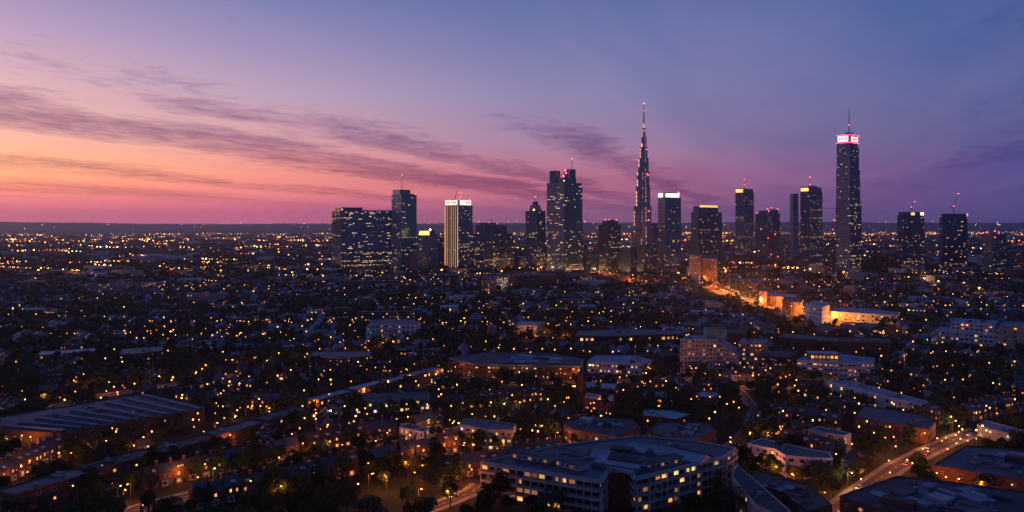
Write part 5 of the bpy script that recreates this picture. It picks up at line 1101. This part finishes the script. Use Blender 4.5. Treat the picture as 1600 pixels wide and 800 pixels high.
while tries < 90000 and len(TP) < 9500:
    tries += 1; y = 318+1480*rt.random()**.85; x = (rt.random()*2-1)*y*.66
    if rt.random() > dens_at(x, y)*.85+(.75 if y < 620 else .2): continue
    if treespot(x, y, 4): TP.append((y, x))
TP.sort(); NT = 292
tb = Batch()
print('trees', len(TP), 'last individual tree y', TP[NT][0])
TREE_SEL = (0,0,1,2,3,5,5,6,0,3,4)
ind = [t_ for t_ in TP if visible(t_[1], t_[0], 1.0)][:NT]; inds = set(ind)
for k, (y, x) in enumerate(ind):
    nm, look, rx, proto = TREES[rt.choice(TREE_SEL)]; s = rt.uniform(.55, .95)
    o = dropcopy(proto, (x, y, 0), rt.uniform(0, 6.28), '', 'dark trees between the houses', (s, s, s*rt.uniform(.85, 1.15))); o['category'] = 'tree'; relate(x, y, look, '', o)
for (y, x) in TP:
    if (y, x) in inds or (y < 520 and not visible(x, y, 1.05)): continue
    s = rt.uniform(.5, 1.1); tb.add(rt.choice(MIDT if y < 760 else LOWT), (x, y, 0), rt.uniform(0, 6), (s, s, s*rt.uniform(.8, 1.1)))
tb.build('woodland', 'dark tree crowns filling the gardens and parks beyond the nearest streets')
tb = Batch()
for k in range(1500):
    y = 1700+7500*rt.random()**1.5; x = (rt.random()*2-1)*y*.66; n = rt.randint(3, 12); a = rt.uniform(-.4, .4)
    for j in range(n):
        px_ = x+math.cos(a)*j*13+rt.uniform(-9,9); py_ = y+math.sin(a)*j*13+rt.uniform(-14,14); ii = int((px_-OX)/OS); jj = int((py_-OY)/OS)
        if 0 <= ii < 900 and 0 <= jj < 1000 and OC[ii, jj]: continue
        s = rt.uniform(.6, 1.15)*(1+y/9000); tb.add(rt.choice(FART), (px_, py_, -1), rt.uniform(0, 6), (s, s, s*.9))
# wooded rise beside the tallest tower
mx_, my_ = at(1376, 430); g = G(); n = 16
v = [(0,0,27)]+[(28*math.cos(6.283*i/n), 22*math.sin(6.283*i/n), 22) for i in range(n)]+[(56*math.cos(6.283*i/n), 44*math.sin(6.283*i/n), -1) for i in range(n)]
g.add(v, [(0,1+i,1+(i+1)%n) for i in range(n)]+[(1+i,1+n+i,1+n+(i+1)%n,1+(i+1)%n) for i in range(n)], 'ground'); o = g.obj('wooded_rise', smooth=True, loc=(mx_, my_, 0)); o['kind'] = 'structure'
for k in range(150):
    a, r_ = rt.uniform(0, 6.28), rt.random()**.6*50; h = 27-max(0, (r_-15))*.72; s = rt.uniform(1.0, 1.5); tb.add(rt.choice(LOWT), (mx_+r_*math.cos(a), my_+r_*.8*math.sin(a), max(0,h)-1), rt.uniform(0,6), (s, s, s))
tb.build('distant_woods', 'far black masses of trees on the plain and the rise by the tallest tower')
# bare pale trees lit from below
def bare(px_, py_, H, look, seed, lit=True):
    x, y = at(px_, py_); root = empty('bare_tree', (x, y, 0), 0, look, 'tree'); limbs(G(), H, H*.42, .35, 'palebark', seed, 8, True).obj('trunk', root)
    if lit:
        l = bpy.data.lights.new('uplight', 'POINT'); l.energy = 900; l.color = (1,.42,.12); l.shadow_soft_size = .3; o = bpy.data.objects.new('uplight', l); COL.objects.link(o); o.parent = root; o.location = (1.5,-3.5,1.2)
        G().ball((0,0,0), .35, 'lamp', 8, 4).tube((0,0,-1), (0,0,-.2), .08, .08, 'steel').obj('ground_lamp', root, loc=(1.5,-2.9,1.0))
bare(151, 723, 14, 'pale bare tree glowing orange at its foot, lower left beside the roof patches', 1); bare(366, 652, 13, 'pale bare tree lit orange, left one of a pair by the long dark range', 2); bare(384, 650, 11, 'thinner pale bare tree, right one of the pair by the dark range', 3, False); bare(23, 705, 9, 'small twisted bare tree lit from below at the left edge', 4)
x, y = at(860, 530); root = empty('fan_leaved_tree', (x, y, 0), 0, 'spiky round crowned tree lit yellow beside the lit bend', 'tree'); limbs(G(), 13, 6, .4, 'palebark', 9, 9, True).obj('trunk', root); crown_geo(7, 7.5, 5.5, 9.5, 0, 1500, .7, 'leafb', 14).obj('crown', root)

def lamp_proto(key, glow):
    root = empty('street_lamp', (0,0,0)); G().tube((0,0,0), (0,0,8), .11, .07, 'steel', 6).tube((0,0,8), (1.6,0,8.6), .06, .05, 'steel', 5).obj('pole', root)
    G().box(1.3, 2.3, -.18, .18, 8.5, 8.7, 'steel', True).obj('lamp_head', root); G().ball((1.85,0,8.38), .30, key, 8, 5, .7).obj('lamp_globe', root)
    if glow:
        l = bpy.data.lights.new('lamp_light', 'POINT'); l.energy = glow; l.color = (1,.24,.035) if key == 'lamp' else (1,.45,.15); l.shadow_soft_size = .3
        o = bpy.data.objects.new('lamp_light', l); COL.objects.link(o); o.parent = root; o.location = (1.9,0,7.7)
    return root
LP = {(k, g_): lamp_proto(k, g_) for k in ('lamp','lampw') for g_ in (0, 2600, 6000, 11000, 30000)}
index_kids()
LAMPS.sort(key=lambda l: (0 if l[4] == 2 else 1 if l[4] == 1 and l[1] < 800 else 2, l[1])); lb = Batch(); nlit = 0
lowl = {k: G().tube((0,0,0), (0,0,8), .12, .08, 'steel', 4).ball((0,0,8.3), .42, k, 6, 4) for k in ('lamp','lampw','lampmid','lamplow')}
for k, (x, y, a, key, lit) in enumerate(LAMPS):
    if k < 290:
        glow = 6000 if lit == 2 else (2600 if lit == 1 or k % 2 == 0 else 0)
        if y > 850: glow = (30000 if x > 150 and y < 1520 else 11000) if lit == 2 else 0
        o = dropcopy(LP[(key, glow)], (x, y, 0), a, '', 'street lamps of the town'); o['category'] = 'street lamp'
        relate(x, y, 'orange' if key == 'lamp' else 'pale', 'street lamp', o)
    else: s = (.85+max(0, y-700)/1900)*rl.uniform(.6, 1.25); s *= rl.choice((.6,.8,1,1.4)); lb.add(lowl[rl.choices((key,'lampmid','lamplow'), (2,4,5))[0] if lit < 2 else key], (x, y, 0), a, (s, s, 1))
# lights of the plain: bigger floodlit spots the farther away
dl = {k: G().ball((0,0,0), 1, k, 6, 4) for k in ('lamp','lampw','redlow','lampmid','lamplow','lampteal')}
for k in range(1150):
    y = 1700+11300*rl.random()**2.1; fd = .55 if y > 6500 else 1; x = (rl.random()*2-1)*y*.66; a = rl.uniform(-.35, .35); n = rl.choice((1,1,2,3,5,8,13)); sp = y*.0045; right = x > y*.22
    for j in range(n):
        px_ = x+math.cos(a)*j*sp+rl.uniform(-.3,.3)*sp; py_ = y+math.sin(a)*j*sp*2+rl.uniform(-.5,.5)*sp; ii = int((px_-OX)/OS); jj = int((py_-OY)/OS)
        if 0 <= ii < 900 and 0 <= jj < 1000 and OC[ii, jj]: continue
        s = y*rl.choice((.00018,.00025,.00035,.0005,.00065))*rl.uniform(.8,1.2)*fd; key = rl.choices(('lamp','lampw','redlow','lampmid','lamplow','lampteal'), (3.2,1.8,4 if right else 1.2,3.5,3.2,.35))[0]
        lb.add(dl[key], (px_, py_, 6+s), 0, (s*(1.5 if rl.random() < .3 else 1), s, s))
for k in range(750):   # single small lights of the farthest plain
    y = rl.uniform(5200, 12900); x = (rl.random()*2-1)*y*.66; s = y*rl.uniform(.00012, .0003)
    for j in range(rl.choice((1,1,2,4))): lb.add(dl[rl.choice(('lampmid','lamplow','lampw','lamp','redlow' if x > 0 else 'lamplow'))], (x+j*y*.004, y+rl.uniform(-60,60), 12+s), 0, (s, s, s))
for k in range(320):   # lamps on the far hills
    y = rl.uniform(13200, 15400); x = (rl.random()*2-1)*y*.66; f = (y-13000)/5500; s = y*rl.uniform(.00012, .00032); lb.add(dl[rl.choice(('lampmid','lamplow','lampw','redlow' if x > 0 else 'lamplow'))], (x, y, 190*math.sin(math.pi*min(f,.5))**.8+10), 0, (s, s, s))
lb.build('distant_lights', 'countless orange and white lights scattered over the dark plain')
for o in list(LP.values()): remove_tree(o)
for p in PROTO: remove_tree(p[3])
for t_ in TREES: remove_tree(t_[3])

# tall floodlight masts at the feet of the towers
fm = empty('floodlight_mast', (0,0,0)); G().tube((0,0,0), (0,0,16), .25, .16, 'steel', 6).box(-1.6,1.6,-.15,.15,15.6,16,'steel',True).obj('pole', fm); G().box(-1.7,-.4,-.5,-.16,15.1,16.1,'lamp',True).box(.4,1.7,-.5,-.16,15.1,16.1,'lamp',True).obj('lamp_head', fm)
l = bpy.data.lights.new('flood_light', 'POINT'); l.energy = 13000; l.color = (1,.42,.12); l.shadow_soft_size = .6; o = bpy.data.objects.new('flood_light', l); COL.objects.link(o); o.parent = fm; o.location = (0,-2,14.5)
index_kids()
for i, (px_, py_) in enumerate(((600,452),(420,424),(812,428),(846,427),(1060,437),(1100,444),(1134,432),(1232,427),(1266,430),(1318,436),(1444,447),(1466,452),(1506,455),(1590,434),(1530,464),(690,432),(784,434),(345,433),(250,425),(120,433),(60,432))):
    x, y = at(px_, py_); o = dropcopy(fm, (x, y, 0), rl.uniform(-.5, .5), '', 'floodlight masts near the towers'); o['category'] = 'floodlight'; relate(x, y, 'tall orange', 'floodlight mast', o)
remove_tree(fm)

# ------------------------------------------------------------------ cars
def car_proto(key):
    root = empty('parked_car', (0,0,0))
    G().add([(-2.1,-.85,.3),(2.1,-.85,.3),(2.1,.85,.3),(-2.1,.85,.3),(-2.1,-.85,.85),(2.1,-.82,.75),(2.1,.82,.75),(-2.1,.85,.85)], [(0,1,5,4),(1,2,6,5),(2,3,7,6),(3,0,4,7),(4,5,6,7)], key).obj('body', root)
    G().add([(-1.7,-.78,.84),(1.0,-.78,.78),(1.0,.78,.78),(-1.7,.78,.84),(-1.2,-.66,1.4),(.35,-.66,1.4),(.35,.66,1.4),(-1.2,.66,1.4)], [(0,1,5,4),(1,2,6,5),(2,3,7,6),(3,0,4,7)], 'glass').add([(-1.2,-.66,1.402),(.35,-.66,1.402),(.35,.66,1.402),(-1.2,.66,1.402)], [(0,1,2,3)], key).obj('cabin', root)
    for x in (-1.3, 1.3):
        for y in (-.8, .8): G().tube((x,y-.1,.32), (x,y+.1,.32), .32, .32, 'dark', 10).obj('wheel', root)
    for y in (-.6, .6): G().box(2.08,2.14,y-.16,y+.16,.55,.72,'lampw',True).obj('headlight', root); G().box(-2.14,-2.08,y-.16,y+.16,.6,.75,'red',True).obj('tail_light', root)
    return root
M['carw'] = mat('white_car_paint', (.6,.6,.6), rough=.25, spec=.6); M['cark'] = mat('black_car_paint', (.02,.02,.025), rough=.2, spec=.6); M['carb'] = mat('blue_car_paint', (.04,.08,.2), rough=.25, spec=.6)
CP = {k: car_proto(k) for k in ('carw','cark','carb')}; index_kids(); CN = {'carw':'white','cark':'black','carb':'blue'}
rc = random.Random(8)
for ri, (name, P, w, label) in enumerate(ROADS):
    if ri in (0, 8, 12, 13, 14): continue
    for i in range(len(P)-1):
        d = P[i+1]-P[i]; Ln = d.length; d.normalize(); n = Vector((-d.y, d.x)); s = rc.uniform(5, 20)
        while s < Ln-3:
            q = rc.choice((-1, 1)); c = P[i]+d*s+n*q*(w*.27)
            if visible(c.x, c.y, 1):
                key = rc.choice(('carw','cark','carb')); o = dropcopy(CP[key], (c.x, c.y, .02), math.atan2(d.y, d.x)+(math.pi if q > 0 else 0), '', 'cars on the lit streets'); o['category'] = 'car'; o.name = 'car'
                relate(c.x, c.y, CN[key], 'car', o)
            s += rc.uniform(22, 70) if ri != 2 else rc.uniform(12, 34)
for p in CP.values(): remove_tree(p)
finish_labels()
for o in COL.objects:
    if not o.parent and 'label' in o: o['label'] = o['label'].replace('  ', ' ').replace(' ,', ',')
